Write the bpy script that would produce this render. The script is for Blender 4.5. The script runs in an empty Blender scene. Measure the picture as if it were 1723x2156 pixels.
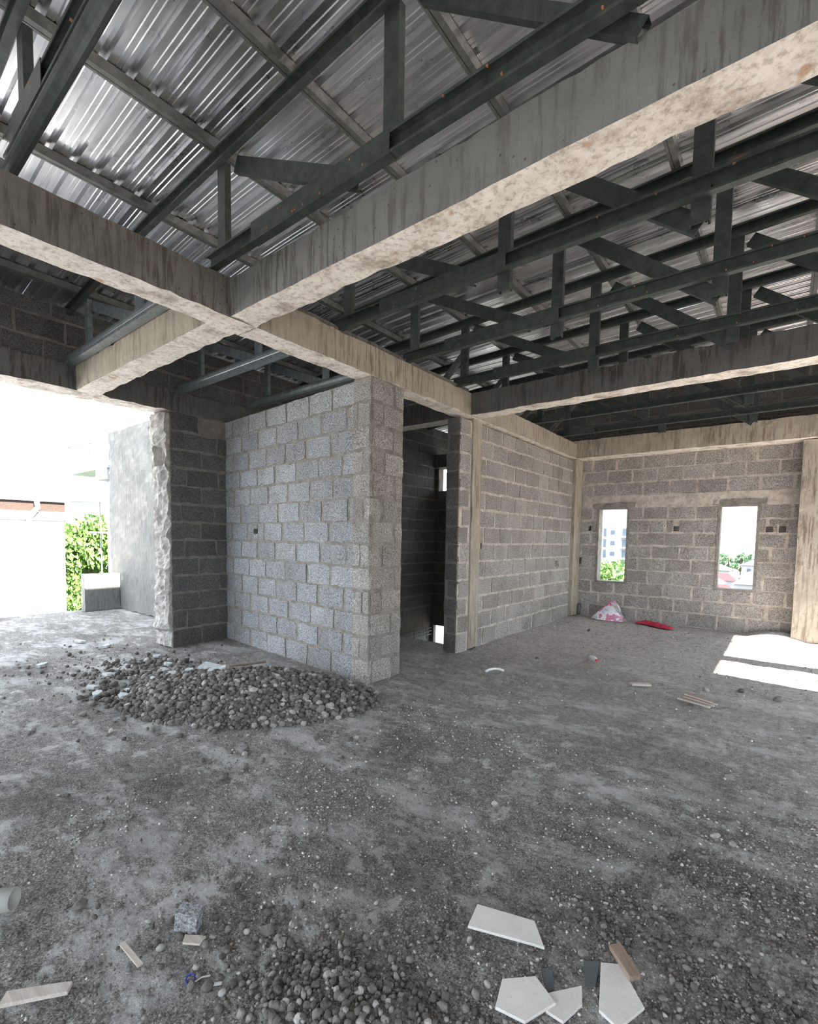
import bpy, bmesh, math, random
import numpy as np
from mathutils import Vector, Matrix, noise, Euler

SC = bpy.context.scene
COL = SC.collection

# ------------------------------------------------------------------ camera
cam_d = bpy.data.cameras.new('camera')
cam = bpy.data.objects.new('camera', cam_d)
COL.objects.link(cam)
cam_d.sensor_fit = 'HORIZONTAL'
cam_d.sensor_width = 36.0
cam_d.lens = 36.0 * 1000.0 / 1723.0
cam_d.shift_y = 118.4 / 1723.0
cam_d.clip_start = 0.02
cam_d.clip_end = 3000
R_ = Vector((0.78333949, 0.62138901, 0.01596707))
U_ = Vector((-0.05192576, 0.03981829, 0.99785681))
F_ = Vector((-0.61942148, 0.78248975, -0.06345733))
cam.matrix_world = Matrix(((R_.x, U_.x, -F_.x, 0.0), (R_.y, U_.y, -F_.y, 0.0), (R_.z, U_.z, -F_.z, 1.6), (0, 0, 0, 1)))
SC.camera = cam

# ------------------------------------------------------------------ sky, sun, exposure
world = bpy.data.worlds.new('world')
SC.world = world
world.use_nodes = True
bg = world.node_tree.nodes['Background']
bg.inputs[0].default_value = (0.80, 0.90, 1.0, 1)
bg.inputs[1].default_value = 4.0
sun_d = bpy.data.lights.new('sun', 'SUN')
sun_d.energy = 38.0
sun_d.angle = math.radians(0.6)
sun_d.color = (1.0, 0.91, 0.83)
sun = bpy.data.objects.new('sun', sun_d)
COL.objects.link(sun)
sun.rotation_euler = Vector((1.0, -0.03, 1.08)).to_track_quat('Z', 'Y').to_euler()
sun.location = (12, 0, 14)
SC.view_settings.view_transform = 'Standard'
SC.view_settings.look = 'None'
SC.view_settings.exposure = 0.38
SC.view_settings.gamma = 1.0
SC.view_settings.use_curve_mapping = False
SC.cycles.use_denoising = True
SC.cycles.max_bounces = 10
SC.cycles.diffuse_bounces = 7
SC.cycles.glossy_bounces = 5

RNG = random.Random(7)

# ------------------------------------------------------------------ materials
def new_mat(name):
    m = bpy.data.materials.new(name)
    m.use_nodes = True
    nt = m.node_tree
    b = nt.nodes['Principled BSDF']
    return m, nt, b

def N(nt, t, **kw):
    n = nt.nodes.new(t)
    for k, v in kw.items():
        setattr(n, k, v)
    return n

def coords(nt, scale=(1, 1, 1), obj=True):
    tc = N(nt, 'ShaderNodeTexCoord')
    mp = N(nt, 'ShaderNodeMapping')
    mp.inputs['Scale'].default_value = scale
    nt.links.new(tc.outputs['Object'], mp.inputs['Vector'])
    return mp.outputs['Vector']

def geo_pos(nt, scale=(1, 1, 1)):
    g = N(nt, 'ShaderNodeNewGeometry')
    mp = N(nt, 'ShaderNodeMapping')
    mp.inputs['Scale'].default_value = scale
    nt.links.new(g.outputs['Position'], mp.inputs['Vector'])
    return mp.outputs['Vector']

def noise_n(nt, vec, scale, detail=4, rough=0.6):
    n = N(nt, 'ShaderNodeTexNoise')
    n.inputs['Scale'].default_value = scale
    n.inputs['Detail'].default_value = detail
    n.inputs['Roughness'].default_value = rough
    nt.links.new(vec, n.inputs['Vector'])
    return n.outputs['Fac']

def ramp(nt, fac, stops):
    r = N(nt, 'ShaderNodeValToRGB')
    els = r.color_ramp.elements
    while len(els) > 1:
        els.remove(els[-1])
    els[0].position = stops[0][0]
    els[0].color = tuple(stops[0][1]) + (1,) if len(stops[0][1]) == 3 else stops[0][1]
    for p, c in stops[1:]:
        e = els.new(p)
        e.color = tuple(c) + (1,) if len(c) == 3 else c
    nt.links.new(fac, r.inputs['Fac'])
    return r.outputs['Color']

def mix(nt, fac, a, b, mode='MIX'):
    m = N(nt, 'ShaderNodeMix', data_type='RGBA', blend_type=mode)
    for sock, v in ((m.inputs[0], fac), (m.inputs[6], a), (m.inputs[7], b)):
        if isinstance(v, (int, float)):
            sock.default_value = v
        elif isinstance(v, tuple):
            sock.default_value = v if len(v) == 4 else v + (1,)
        else:
            nt.links.new(v, sock)
    return m.outputs[2]

def bump(nt, b, height, strength, dist=0.01, prev=None):
    bp = N(nt, 'ShaderNodeBump')
    bp.inputs['Strength'].default_value = strength
    bp.inputs['Distance'].default_value = dist
    nt.links.new(height, bp.inputs['Height'])
    if prev is not None:
        nt.links.new(prev, bp.inputs['Normal'])
    nt.links.new(bp.outputs['Normal'], b.inputs['Normal'])
    return bp.outputs['Normal']

def g3(v, t=(1, 1, 1)):
    return (v * t[0], v * t[1], v * t[2])

WARM = (1.03, 1.0, 0.95)

def mat_block(tint=(1, 1, 1), lo=0.08, hi=0.66):
    m, nt, b = new_mat('sandcrete_block')
    v = geo_pos(nt)
    f = noise_n(nt, v, 75, 3, 0.8)
    c = ramp(nt, f, [(0.33, g3(lo, tint)), (0.5, g3((lo + hi) * .5, tint)), (0.66, g3(hi, tint))])
    oi = N(nt, 'ShaderNodeObjectInfo')
    rr = ramp(nt, oi.outputs['Random'], [(0, (0.80, 0.79, 0.78)), (0.5, (.92, .92, .92)), (1, (1.06, 1.06, 1.05))])
    c = mix(nt, 1.0, c, rr, 'MULTIPLY')
    s = noise_n(nt, v, 2.2, 4, 0.6)
    sc = ramp(nt, s, [(0.35, (0.74, 0.71, 0.68)), (0.6, (1, 1, 1))])
    c = mix(nt, 0.8, c, sc, 'MULTIPLY')
    nt.links.new(c, b.inputs['Base Color'])
    b.inputs['Roughness'].default_value = 0.93
    n1 = bump(nt, b, f, 0.7, 0.012)
    bump(nt, b, noise_n(nt, v, 25, 4), 0.45, 0.02, n1)
    return m

def mat_mortar(c1, c2):
    m, nt, b = new_mat('mortar')
    v = geo_pos(nt)
    f = noise_n(nt, v, 9, 5, 0.7)
    c = ramp(nt, f, [(0.35, c1), (0.65, c2)])
    s = noise_n(nt, v, 90, 3, 0.7)
    c = mix(nt, 0.6, c, ramp(nt, s, [(0.35, (.62, .61, .6)), (0.6, (1, 1, 1))]), 'MULTIPLY')
    nt.links.new(c, b.inputs['Base Color'])
    b.inputs['Roughness'].default_value = 0.95
    n1 = bump(nt, b, f, 0.6, 0.03)
    bump(nt, b, s, 0.6, 0.008, n1)
    return m

def mat_concrete(name, base, streak=(0.42, 0.37, 0.33), streak_amt=0.9, hstreak=False):
    m, nt, b = new_mat(name)
    v = geo_pos(nt)
    f = noise_n(nt, v, 3.0, 6, 0.65)
    c = ramp(nt, f, [(0.3, g3(0.78, base)), (0.55, base), (0.75, g3(1.12, base))])
    vs = geo_pos(nt, (15, 15, 1.5))
    st = noise_n(nt, vs, 1.6, 5, 0.7)
    big = noise_n(nt, v, 0.9, 3, 0.5)
    sm = N(nt, 'ShaderNodeMath', operation='MULTIPLY')
    a = ramp(nt, st, [(0.48, (0, 0, 0)), (0.60, (1, 1, 1))])
    a2 = ramp(nt, big, [(0.40, (0.25, .25, .25)), (0.6, (1, 1, 1))])
    nt.links.new(a, sm.inputs[0]); nt.links.new(a2, sm.inputs[1])
    sm2 = N(nt, 'ShaderNodeMath', operation='MULTIPLY')
    nt.links.new(sm.outputs[0], sm2.inputs[0]); sm2.inputs[1].default_value = streak_amt
    c = mix(nt, sm2.outputs[0], c, mix(nt, 1.0, c, streak, 'MULTIPLY'))
    # bug holes
    vo = N(nt, 'ShaderNodeTexVoronoi'); vo.inputs['Scale'].default_value = 14
    nt.links.new(v, vo.inputs['Vector'])
    holes = ramp(nt, vo.outputs['Distance'], [(0.06, (0.25, 0.22, 0.2)), (0.11, (1, 1, 1))])
    c = mix(nt, 0.75, c, holes, 'MULTIPLY')
    nt.links.new(c, b.inputs['Base Color'])
    b.inputs['Roughness'].default_value = 0.85
    n1 = bump(nt, b, f, 0.35, 0.03)
    bump(nt, b, noise_n(nt, v, 45, 4, 0.7), 0.3, 0.006, n1)
    return m

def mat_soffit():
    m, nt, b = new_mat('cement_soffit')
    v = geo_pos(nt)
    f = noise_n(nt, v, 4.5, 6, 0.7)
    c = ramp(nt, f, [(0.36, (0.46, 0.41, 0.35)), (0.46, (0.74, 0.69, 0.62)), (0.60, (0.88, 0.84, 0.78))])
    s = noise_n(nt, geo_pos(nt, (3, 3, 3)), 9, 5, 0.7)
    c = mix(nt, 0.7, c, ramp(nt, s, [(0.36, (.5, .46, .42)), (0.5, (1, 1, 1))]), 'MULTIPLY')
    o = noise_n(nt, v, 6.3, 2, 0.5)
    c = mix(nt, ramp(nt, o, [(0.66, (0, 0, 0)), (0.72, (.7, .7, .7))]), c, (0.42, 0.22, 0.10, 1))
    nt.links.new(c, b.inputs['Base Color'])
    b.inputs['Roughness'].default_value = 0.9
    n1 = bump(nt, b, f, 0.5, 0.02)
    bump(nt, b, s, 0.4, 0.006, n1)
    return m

def mat_roof():
    m, nt, b = new_mat('aluminium_sheet')
    v = geo_pos(nt)
    f = noise_n(nt, geo_pos(nt, (1.2, 6, 1)), 2.2, 4, 0.6)
    c = ramp(nt, f, [(0.3, (0.70, 0.70, 0.72)), (0.7, (0.92, 0.92, 0.94))])
    nt.links.new(c, b.inputs['Base Color'])
    b.inputs['Metallic'].default_value = 1.0
    r = N(nt, 'ShaderNodeMapRange')
    r.inputs[1].default_value = 0.3; r.inputs[2].default_value = 0.7
    r.inputs[3].default_value = 0.24; r.inputs[4].default_value = 0.40
    nt.links.new(noise_n(nt, v, 5, 4, 0.6), r.inputs[0])
    nt.links.new(r.outputs[0], b.inputs['Roughness'])
    n1 = bump(nt, b, noise_n(nt, geo_pos(nt, (0.35, 4, 1)), 3, 2, 0.5), 0.09, 0.03)
    return m

def mat_steel(name='galvanised_steel', c1=(0.040, 0.050, 0.048), c2=(0.095, 0.112, 0.107), metal=0.35, rough=0.5):
    m, nt, b = new_mat(name)
    v = geo_pos(nt)
    f = noise_n(nt, v, 14, 5, 0.7)
    c = ramp(nt, f, [(0.3, c1), (0.7, c2)])
    s = noise_n(nt, v, 1.7, 4, 0.6)
    c = mix(nt, ramp(nt, s, [(0.68, (0, 0, 0)), (0.76, (.6, .6, .6))]), c, (0.16, 0.07, 0.035, 1))
    nt.links.new(c, b.inputs['Base Color'])
    b.inputs['Metallic'].default_value = metal
    b.inputs['Roughness'].default_value = rough
    bump(nt, b, f, 0.08, 0.003)
    return m

def mat_floor():
    m, nt, b = new_mat('dirty_screed')
    v = geo_pos(nt)
    grain = noise_n(nt, v, 120, 3, 0.8)
    mid = noise_n(nt, v, 17, 6, 0.75)
    dirt = ramp(nt, grain, [(0.34, (0.09, 0.082, 0.076)), (0.5, (0.40, 0.372, 0.352)), (0.66, (0.82, 0.79, 0.76))])
    g2 = noise_n(nt, v, 46, 4, 0.8)
    dirt = mix(nt, 0.7, dirt, ramp(nt, g2, [(0.38, (.45, .44, .43)), (0.60, (1.3, 1.3, 1.3))]), 'MULTIPLY')
    dirt = mix(nt, 0.6, dirt, ramp(nt, mid, [(0.36, (.42, .40, .39)), (0.62, (1.2, 1.2, 1.2))]), 'MULTIPLY')
    slab = ramp(nt, noise_n(nt, v, 45, 5, 0.7), [(0.3, (0.62, 0.61, 0.60)), (0.7, (0.90, 0.89, 0.87))])
    # worn patches where the slab shows through the dirt
    rot = N(nt, 'ShaderNodeMapping')
    rot.inputs['Rotation'].default_value = (0, 0, math.radians(-28))
    rot.inputs['Scale'].default_value = (0.8, 1.6, 1)
    g = N(nt, 'ShaderNodeNewGeometry')
    nt.links.new(g.outputs['Position'], rot.inputs['Vector'])
    p1 = noise_n(nt, rot.outputs['Vector'], 1.5, 12, 0.74)
    mask = ramp(nt, p1, [(0.50, (0, 0, 0)), (0.54, (0.40, .40, .40)), (0.60, (0.85, .85, .85))])
    p2 = noise_n(nt, v, 4.2, 12, 0.74)
    mask2 = ramp(nt, p2, [(0.555, (0, 0, 0)), (0.60, (0.85, .85, .85))])
    c = mix(nt, mask, dirt, slab)
    c = mix(nt, mask2, c, slab)
    # dark damp patches
    p3 = noise_n(nt, v, 0.8, 5, 0.6)
    c = mix(nt, 0.8, c, ramp(nt, p3, [(0.34, (.42, .40, .39)), (0.52, (1, 1, 1))]), 'MULTIPLY')
    # brighter light of the far rooms painted in: floor colour pales with depth
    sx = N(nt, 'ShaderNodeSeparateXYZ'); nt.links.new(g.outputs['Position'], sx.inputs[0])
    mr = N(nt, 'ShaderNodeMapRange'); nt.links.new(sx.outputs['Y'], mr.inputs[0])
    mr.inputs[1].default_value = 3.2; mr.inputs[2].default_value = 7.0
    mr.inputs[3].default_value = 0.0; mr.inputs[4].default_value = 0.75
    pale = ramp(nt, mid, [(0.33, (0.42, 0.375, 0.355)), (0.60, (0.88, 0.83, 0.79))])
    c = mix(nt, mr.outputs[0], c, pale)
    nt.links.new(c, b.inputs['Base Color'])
    b.inputs['Roughness'].default_value = 0.95
    n1 = bump(nt, b, mid, 0.9, 0.04)
    n1 = bump(nt, b, g2, 1.0, 0.02, n1)
    bump(nt, b, grain, 1.0, 0.012, n1)
    return m

def mat_stone(k=1.0):
    m, nt, b = new_mat('dusty_stone')
    g = N(nt, 'ShaderNodeNewGeometry')
    oi = N(nt, 'ShaderNodeObjectInfo')
    ad = N(nt, 'ShaderNodeMath', operation='ADD')
    nt.links.new(g.outputs['Random Per Island'], ad.inputs[0])
    nt.links.new(oi.outputs['Random'], ad.inputs[1])
    fr = N(nt, 'ShaderNodeMath', operation='FRACT')
    nt.links.new(ad.outputs[0], fr.inputs[0])
    c = ramp(nt, fr.outputs[0], [(0, g3(k, (0.10, 0.088, 0.08))), (0.5, g3(k, (0.15, 0.135, 0.123))), (0.85, g3(k, (0.26, 0.24, 0.225))), (1, g3(k, (0.46, 0.44, 0.42)))])
    v = geo_pos(nt)
    f = noise_n(nt, v, 60, 4, 0.7)
    c = mix(nt, 0.6, c, ramp(nt, f, [(0.35, (.62, .6, .58)), (0.65, (1.15, 1.15, 1.15))]), 'MULTIPLY')
    nt.links.new(c, b.inputs['Base Color'])
    b.inputs['Roughness'].default_value = 0.93
    bump(nt, b, f, 0.6, 0.006)
    return m

def mat_simple(name, col, rough=0.7, metal=0.0, var=0.15, scale=12, bmp=0.2):
    m, nt, b = new_mat(name)
    v = geo_pos(nt)
    f = noise_n(nt, v, scale, 4, 0.6)
    c = ramp(nt, f, [(0.3, g3(1 - var, col)), (0.7, g3(1 + var, col))])
    nt.links.new(c, b.inputs['Base Color'])
    b.inputs['Roughness'].default_value = rough
    b.inputs['Metallic'].default_value = metal
    if bmp:
        bump(nt, b, f, bmp, 0.01)
    return m

def mat_tile():
    m, nt, b = new_mat('ceramic_tile')
    v = geo_pos(nt)
    f = noise_n(nt, v, 9, 6, 0.7)
    c = ramp(nt, f, [(0.3, (0.68, 0.645, 0.61)), (0.7, (0.80, 0.77, 0.74))])
    s = noise_n(nt, v, 170, 2, 0.5)
    c = mix(nt, 0.5, c, ramp(nt, s, [(0.28, (.45, .43, .41)), (0.36, (1, 1, 1))]), 'MULTIPLY')
    nt.links.new(c, b.inputs['Base Color'])
    b.inputs['Roughness'].default_value = 0.5
    return m

def mat_wood(name, c1, c2):
    m, nt, b = new_mat(name)
    v = coords(nt, (4, 60, 60))
    f = noise_n(nt, v, 1.5, 5, 0.7)
    nt.links.new(ramp(nt, f, [(0.3, c1), (0.7, c2)]), b.inputs['Base Color'])
    b.inputs['Roughness'].default_value = 0.8
    bump(nt, b, f, 0.3, 0.004)
    return m

def mat_leaf(c1, c2):
    m, nt, b = new_mat('leaf')
    g = N(nt, 'ShaderNodeNewGeometry')
    c = ramp(nt, g.outputs['Random Per Island'], [(0, c1), (1, c2)])
    nt.links.new(c, b.inputs['Base Color'])
    b.inputs['Roughness'].default_value = 0.6
    return m

def mat_sack():
    m, nt, b = new_mat('printed_sack')
    v = coords(nt)
    f = noise_n(nt, v, 6.5, 3, 0.5)
    c = ramp(nt, f, [(0.36, (0.55, 0.60, 0.72)), (0.42, (0.85, 0.84, 0.86)), (0.50, (0.80, 0.78, 0.82)), (0.53, (0.62, 0.12, 0.28)), (0.60, (0.75, 0.25, 0.40)), (0.64, (0.30, 0.24, 0.34)), (0.70, (0.8, 0.8, 0.83))])
    nt.links.new(c, b.inputs['Base Color'])
    b.inputs['Roughness'].default_value = 0.35
    return m

M = dict(
    block=mat_block((0.97, 1.0, 1.05), 0.07, 0.64),  # slight blue tint puts the sky light into the block colour
    block_warm=mat_block((1.05, 1.0, 0.93), 0.07, 0.62),
    block_dark=mat_block((1.0, 0.99, 0.97), 0.04, 0.22),  # darker copy of the block, shade of the dim walls put into its colour
    mortar=mat_mortar((0.19, 0.175, 0.15), (0.34, 0.315, 0.28)),
    mortar_pale=mat_mortar((0.40, 0.355, 0.31), (0.66, 0.60, 0.54)),
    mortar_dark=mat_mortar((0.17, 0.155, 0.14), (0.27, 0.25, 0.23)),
    beam_grey=mat_concrete('cast_concrete_grey', (0.185, 0.186, 0.178)),
    beam_brown=mat_concrete('cast_concrete_brown', (0.160, 0.147, 0.133)),
    beam_cream=mat_concrete('cast_concrete_cream', (0.40, 0.36, 0.295)),
    beam_dark=mat_concrete('cast_concrete_dark', (0.125, 0.122, 0.118)),
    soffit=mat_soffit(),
    roof=mat_roof(),
    steel=mat_steel(),
    steel_light=mat_steel('purlin_steel', (0.12, 0.125, 0.12), (0.26, 0.265, 0.255), 0.5, 0.42),
    steel_blue=mat_steel('pale_galvanised_steel', (0.17, 0.20, 0.22), (0.34, 0.38, 0.40), 0.6, 0.38),
    floor=mat_floor(),
    stone=mat_stone(1.0),
    gravel=mat_stone(1.75),
    plaster=mat_concrete('weathered_plaster', (0.17, 0.17, 0.162), (0.55, 0.55, 0.53), 0.8),
    crumble=mat_mortar((0.30, 0.28, 0.26), (0.58, 0.56, 0.53)),
    tile=mat_tile(),
    tile_dark=mat_simple('slate_grey_tile', (0.10, 0.115, 0.12), 0.4),
    wood=mat_wood('weathered_wood', (0.17, 0.12, 0.09), (0.36, 0.28, 0.22)),
    wood_pale=mat_wood('pale_wood', (0.38, 0.33, 0.29), (0.62, 0.56, 0.50)),
    slabbit=mat_simple('cement_fragment', (0.50, 0.52, 0.52), 0.85, 0, 0.2, 30, 0.5),
    blue=mat_simple('blue_plastic', (0.035, 0.06, 0.38), 0.35, 0, 0.05),
    white=mat_simple('white_plastic', (0.75, 0.75, 0.73), 0.5, 0, 0.08),
    red=mat_simple('red_cloth', (0.50, 0.03, 0.07), 0.85, 0, 0.3, 20),
    sack=mat_sack(),
    leaf=mat_leaf((0.05, 0.13, 0.03), (0.22, 0.36, 0.08)),
    leaf_far=mat_leaf((0.12, 0.22, 0.12), (0.25, 0.38, 0.22)),
    bark=mat_simple('bark', (0.12, 0.08, 0.05), 0.9),
    wall_white=mat_simple('white_render', (0.80, 0.80, 0.80), 0.8, 0, 0.04, 3, 0.05),
    fascia=mat_simple('brown_fascia', (0.050, 0.032, 0.024), 0.8, 0, 0.35, 40, 0.3),
    gutter=mat_simple('white_gutter', (0.22, 0.235, 0.26), 0.4, 0, 0.05),
    town=mat_simple('town_render', (0.34, 0.34, 0.345), 0.8, 0, 0.1, 0.5, 0),
    pane=mat_simple('window_grey', (0.10, 0.13, 0.17), 0.3, 0, 0.1),
    roof_red=mat_simple('red_roof', (0.11, 0.015, 0.018), 0.7, 0, 0.2),
    roof_blue=mat_simple('grey_roof', (0.05, 0.055, 0.07), 0.6, 0, 0.2),
    ground=mat_simple('pale_ground', (0.085, 0.088, 0.082), 0.9, 0, 0.15, 0.05, 0),
    pipe=mat_simple('grey_pipe', (0.45, 0.45, 0.42), 0.5, 0, 0.1),
    orange=mat_simple('rusty_rod', (0.42, 0.18, 0.09), 0.7),
)

# ------------------------------------------------------------------ builders
def tagged(o, label=None, cat=None, group=None, kind=None):
    if label: o['label'] = label
    if cat: o['category'] = cat
    if group: o['group'] = group
    if kind: o['kind'] = kind
    return o

def empty(name, loc=(0, 0, 0)):
    o = bpy.data.objects.new(name, None)
    o.empty_display_size = 0.1
    o.location = loc
    COL.objects.link(o)
    return o

def mesh_obj(name, verts, faces, mat, parent=None, smooth=False, mats=None, midx=None):
    me = bpy.data.meshes.new(name)
    me.from_pydata([tuple(v) for v in verts], [], faces)
    if mats:
        for m_ in mats:
            me.materials.append(m_)
        if midx is not None:
            me.polygons.foreach_set('material_index', midx)
    elif mat:
        me.materials.append(mat)
    if smooth:
        me.polygons.foreach_set('use_smooth', [True] * len(me.polygons))
    me.update()
    o = bpy.data.objects.new(name, me)
    COL.objects.link(o)
    if parent:
        o.parent = parent
        o.matrix_parent_inverse = Matrix.Translation(-Vector(parent.location))
    return o

class MB:
    def __init__(s):
        s.v = []; s.f = []; s.mi = []
    def box(s, x0, x1, y0, y1, z0, z1, mi=0):
        b = len(s.v)
        s.v += [(x0, y0, z0), (x1, y0, z0), (x1, y1, z0), (x0, y1, z0), (x0, y0, z1), (x1, y0, z1), (x1, y1, z1), (x0, y1, z1)]
        s.f += [tuple(b + i for i in q) for q in ((0, 3, 2, 1), (4, 5, 6, 7), (0, 1, 5, 4), (1, 2, 6, 5), (2, 3, 7, 6), (3, 0, 4, 7))]
        s.mi += [mi] * 6
        return s
    def prism(s, poly, z0, z1, mi=0):
        b = len(s.v); n = len(poly)
        s.v += [(p[0], p[1], z0 if len(p) < 3 else p[2]) for p in poly]
        s.v += [(p[0], p[1], z1 if len(p) < 3 else p[2] + (z1 - z0)) for p in poly]
        s.f.append(tuple(b + i for i in reversed(range(n))))
        s.f.append(tuple(b + n + i for i in range(n)))
        for i in range(n):
            j = (i + 1) % n
            s.f.append((b + i, b + j, b + n + j, b + n + i))
        s.mi += [mi] * (n + 2)
        return s
    def tube(s, pts, r, n=8, mi=0):
        rings = []
        pts = [Vector(p) for p in pts]
        for i, p in enumerate(pts):
            d = (pts[min(i + 1, len(pts) - 1)] - pts[max(i - 1, 0)]).normalized()
            a = d.orthogonal().normalized() if i == 0 else (prev - d * prev.dot(d)).normalized()
            prev = a
            c = d.cross(a)
            ring = []
            for k in range(n):
                t = 2 * math.pi * k / n
                q = p + (a * math.cos(t) + c * math.sin(t)) * r
                ring.append(len(s.v)); s.v.append(tuple(q))
            rings.append(ring)
        for A, B in zip(rings, rings[1:]):
            for k in range(n):
                s.f.append((A[k], A[(k + 1) % n], B[(k + 1) % n], B[k])); s.mi.append(mi)
        s.f.append(tuple(reversed(rings[0]))); s.f.append(tuple(rings[-1])); s.mi += [mi, mi]
        return s
    def extrude(s, prof, p0, p1, ua, va, mi=0):
        """open profile strip (closed outline with thickness given as polygon) swept from p0 to p1"""
        p0 = Vector(p0); p1 = Vector(p1); ua = Vector(ua); va = Vector(va)
        b = len(s.v); n = len(prof)
        for p in (p0, p1):
            for (a, c) in prof:
                s.v.append(tuple(p + ua * a + va * c))
        for i in range(n):
            j = (i + 1) % n
            s.f.append((b + i, b + j, b + n + j, b + n + i)); s.mi.append(mi)
        s.f.append(tuple(b + i for i in reversed(range(n)))); s.f.append(tuple(b + n + i for i in range(n)))
        s.mi += [mi, mi]
        return s
    def make(s, name, mat=None, parent=None, mats=None, smooth=False):
        return mesh_obj(name, s.v, s.f, mat, parent, smooth, mats, s.mi if mats else None)

def rough_box(name, x0, x1, y0, y1, z0, z1, mat, parent=None, seg=0.09, amp=0.006, seed=0, under=None, chip=0.0):
    """a cast concrete member: subdivided box, wavy faces, slightly chipped arrises"""
    nx = max(1, round((x1 - x0) / seg)); ny = max(1, round((y1 - y0) / seg)); nz = max(1, round((z1 - z0) / seg))
    idx = {}; V = []; Fc = []; mi = []
    def vid(i, j, k):
        key = (i, j, k)
        if key not in idx:
            p = Vector((x0 + (x1 - x0) * i / nx, y0 + (y1 - y0) * j / ny, z0 + (z1 - z0) * k / nz))
            q = p * 2.3 + Vector((seed * 3.1, seed * 1.7, 0))
            d = noise.noise_vector(q) * amp + noise.noise_vector(p * 11 + Vector((seed, 0, 0))) * amp * 0.7
            edge = (i in (0, nx)) + (j in (0, ny)) + (k in (0, nz))
            if edge >= 2 and chip:
                e = max(0.0, noise.noise(p * 7 + Vector((seed * 9, 0, 0)))) * chip
                c = Vector(((x0 + x1) / 2 if (j in (0, ny) and k in (0, nz) and i not in (0, nx)) else (p.x), (y0 + y1) / 2, (z0 + z1) / 2))
                if i not in (0, nx): c.x = p.x
                if j not in (0, ny): c.y = p.y
                if k not in (0, nz): c.z = p.z
                dd = (c - p)
                if dd.length > 1e-6:
                    d += dd.normalized() * e
            V.append(tuple(p + d)); idx[key] = len(V) - 1
        return idx[key]
    for i in range(nx):
        for j in range(ny):
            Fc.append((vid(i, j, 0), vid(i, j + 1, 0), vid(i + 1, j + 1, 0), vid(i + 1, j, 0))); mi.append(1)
            Fc.append((vid(i, j, nz), vid(i + 1, j, nz), vid(i + 1, j + 1, nz), vid(i, j + 1, nz))); mi.append(0)
    for i in range(nx):
        for k in range(nz):
            Fc.append((vid(i, 0, k), vid(i + 1, 0, k), vid(i + 1, 0, k + 1), vid(i, 0, k + 1))); mi.append(0)
            Fc.append((vid(i, ny, k), vid(i, ny, k + 1), vid(i + 1, ny, k + 1), vid(i + 1, ny, k))); mi.append(0)
    for j in range(ny):
        for k in range(nz):
            Fc.append((vid(0, j, k), vid(0, j, k + 1), vid(0, j + 1, k + 1), vid(0, j + 1, k))); mi.append(0)
            Fc.append((vid(nx, j, k), vid(nx, j + 1, k), vid(nx, j + 1, k + 1), vid(nx, j, k + 1))); mi.append(0)
    return mesh_obj(name, V, Fc, None, parent, False, [mat, under or mat], mi)

# ------------------------------------------------------------------ block walls
COURSE = 0.254
BLOCKLEN = 0.475

def block_shape(L, H, rng, jit=0.011):
    nu = max(2, round(L / 0.11)); nv = 2
    idx = {}; V = []; Fc = []
    D = 0.05
    def jv(): return rng.uniform(-jit, jit)
    for i in range(nu + 1):
        for k in range(nv + 1):
            e = i in (0, nu) or k in (0, nv)
            u = L * i / nu + (jv() if e else jv() * 1.5)
            z = H * k / nv + jv()
            n = (-0.003 if e else 0.0) + rng.uniform(-0.0015, 0.0015)
            idx[(i, k)] = len(V); V.append((u, n, z))
    for i in range(nu):
        for k in range(nv):
            Fc.append((idx[i, k], idx[i + 1, k], idx[i + 1, k + 1], idx[i, k + 1]))
    per = [(i, 0) for i in range(nu)] + [(nu, k) for k in range(nv)] + [(i, nv) for i in range(nu, 0, -1)] + [(0, k) for k in range(nv, 0, -1)]
    back = []
    for p in per:
        u, n, z = V[idx[p]]
        back.append(len(V)); V.append((u, -D, z))
    for a in range(len(per)):
        b_ = (a + 1) % len(per)
        Fc.append((idx[per[b_]], idx[per[a]], back[a], back[b_]))
    return V, Fc

BLOCK_CACHE = {}
def block_mesh(L, H, mat, rng, frame):
    key = (round(L, 2), round(H, 2), mat.name, rng.randrange(5), frame)
    if key not in BLOCK_CACHE:
        V, Fc = block_shape(round(L, 2), round(H, 2), rng)
        if frame == '-y':
            V = [(u, -n, z) for u, n, z in V]
        elif frame == '+y':
            V = [(u, n, z) for u, n, z in V]; Fc = [tuple(reversed(f)) for f in Fc]
        elif frame == '+x':
            V = [(n, u, z) for u, n, z in V]
        elif frame == '-x':
            V = [(-n, u, z) for u, n, z in V]; Fc = [tuple(reversed(f)) for f in Fc]
        me = bpy.data.meshes.new('block')
        me.from_pydata(V, [], Fc); me.materials.append(mat); me.update()
        BLOCK_CACHE[key] = me
    return BLOCK_CACHE[key]

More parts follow.
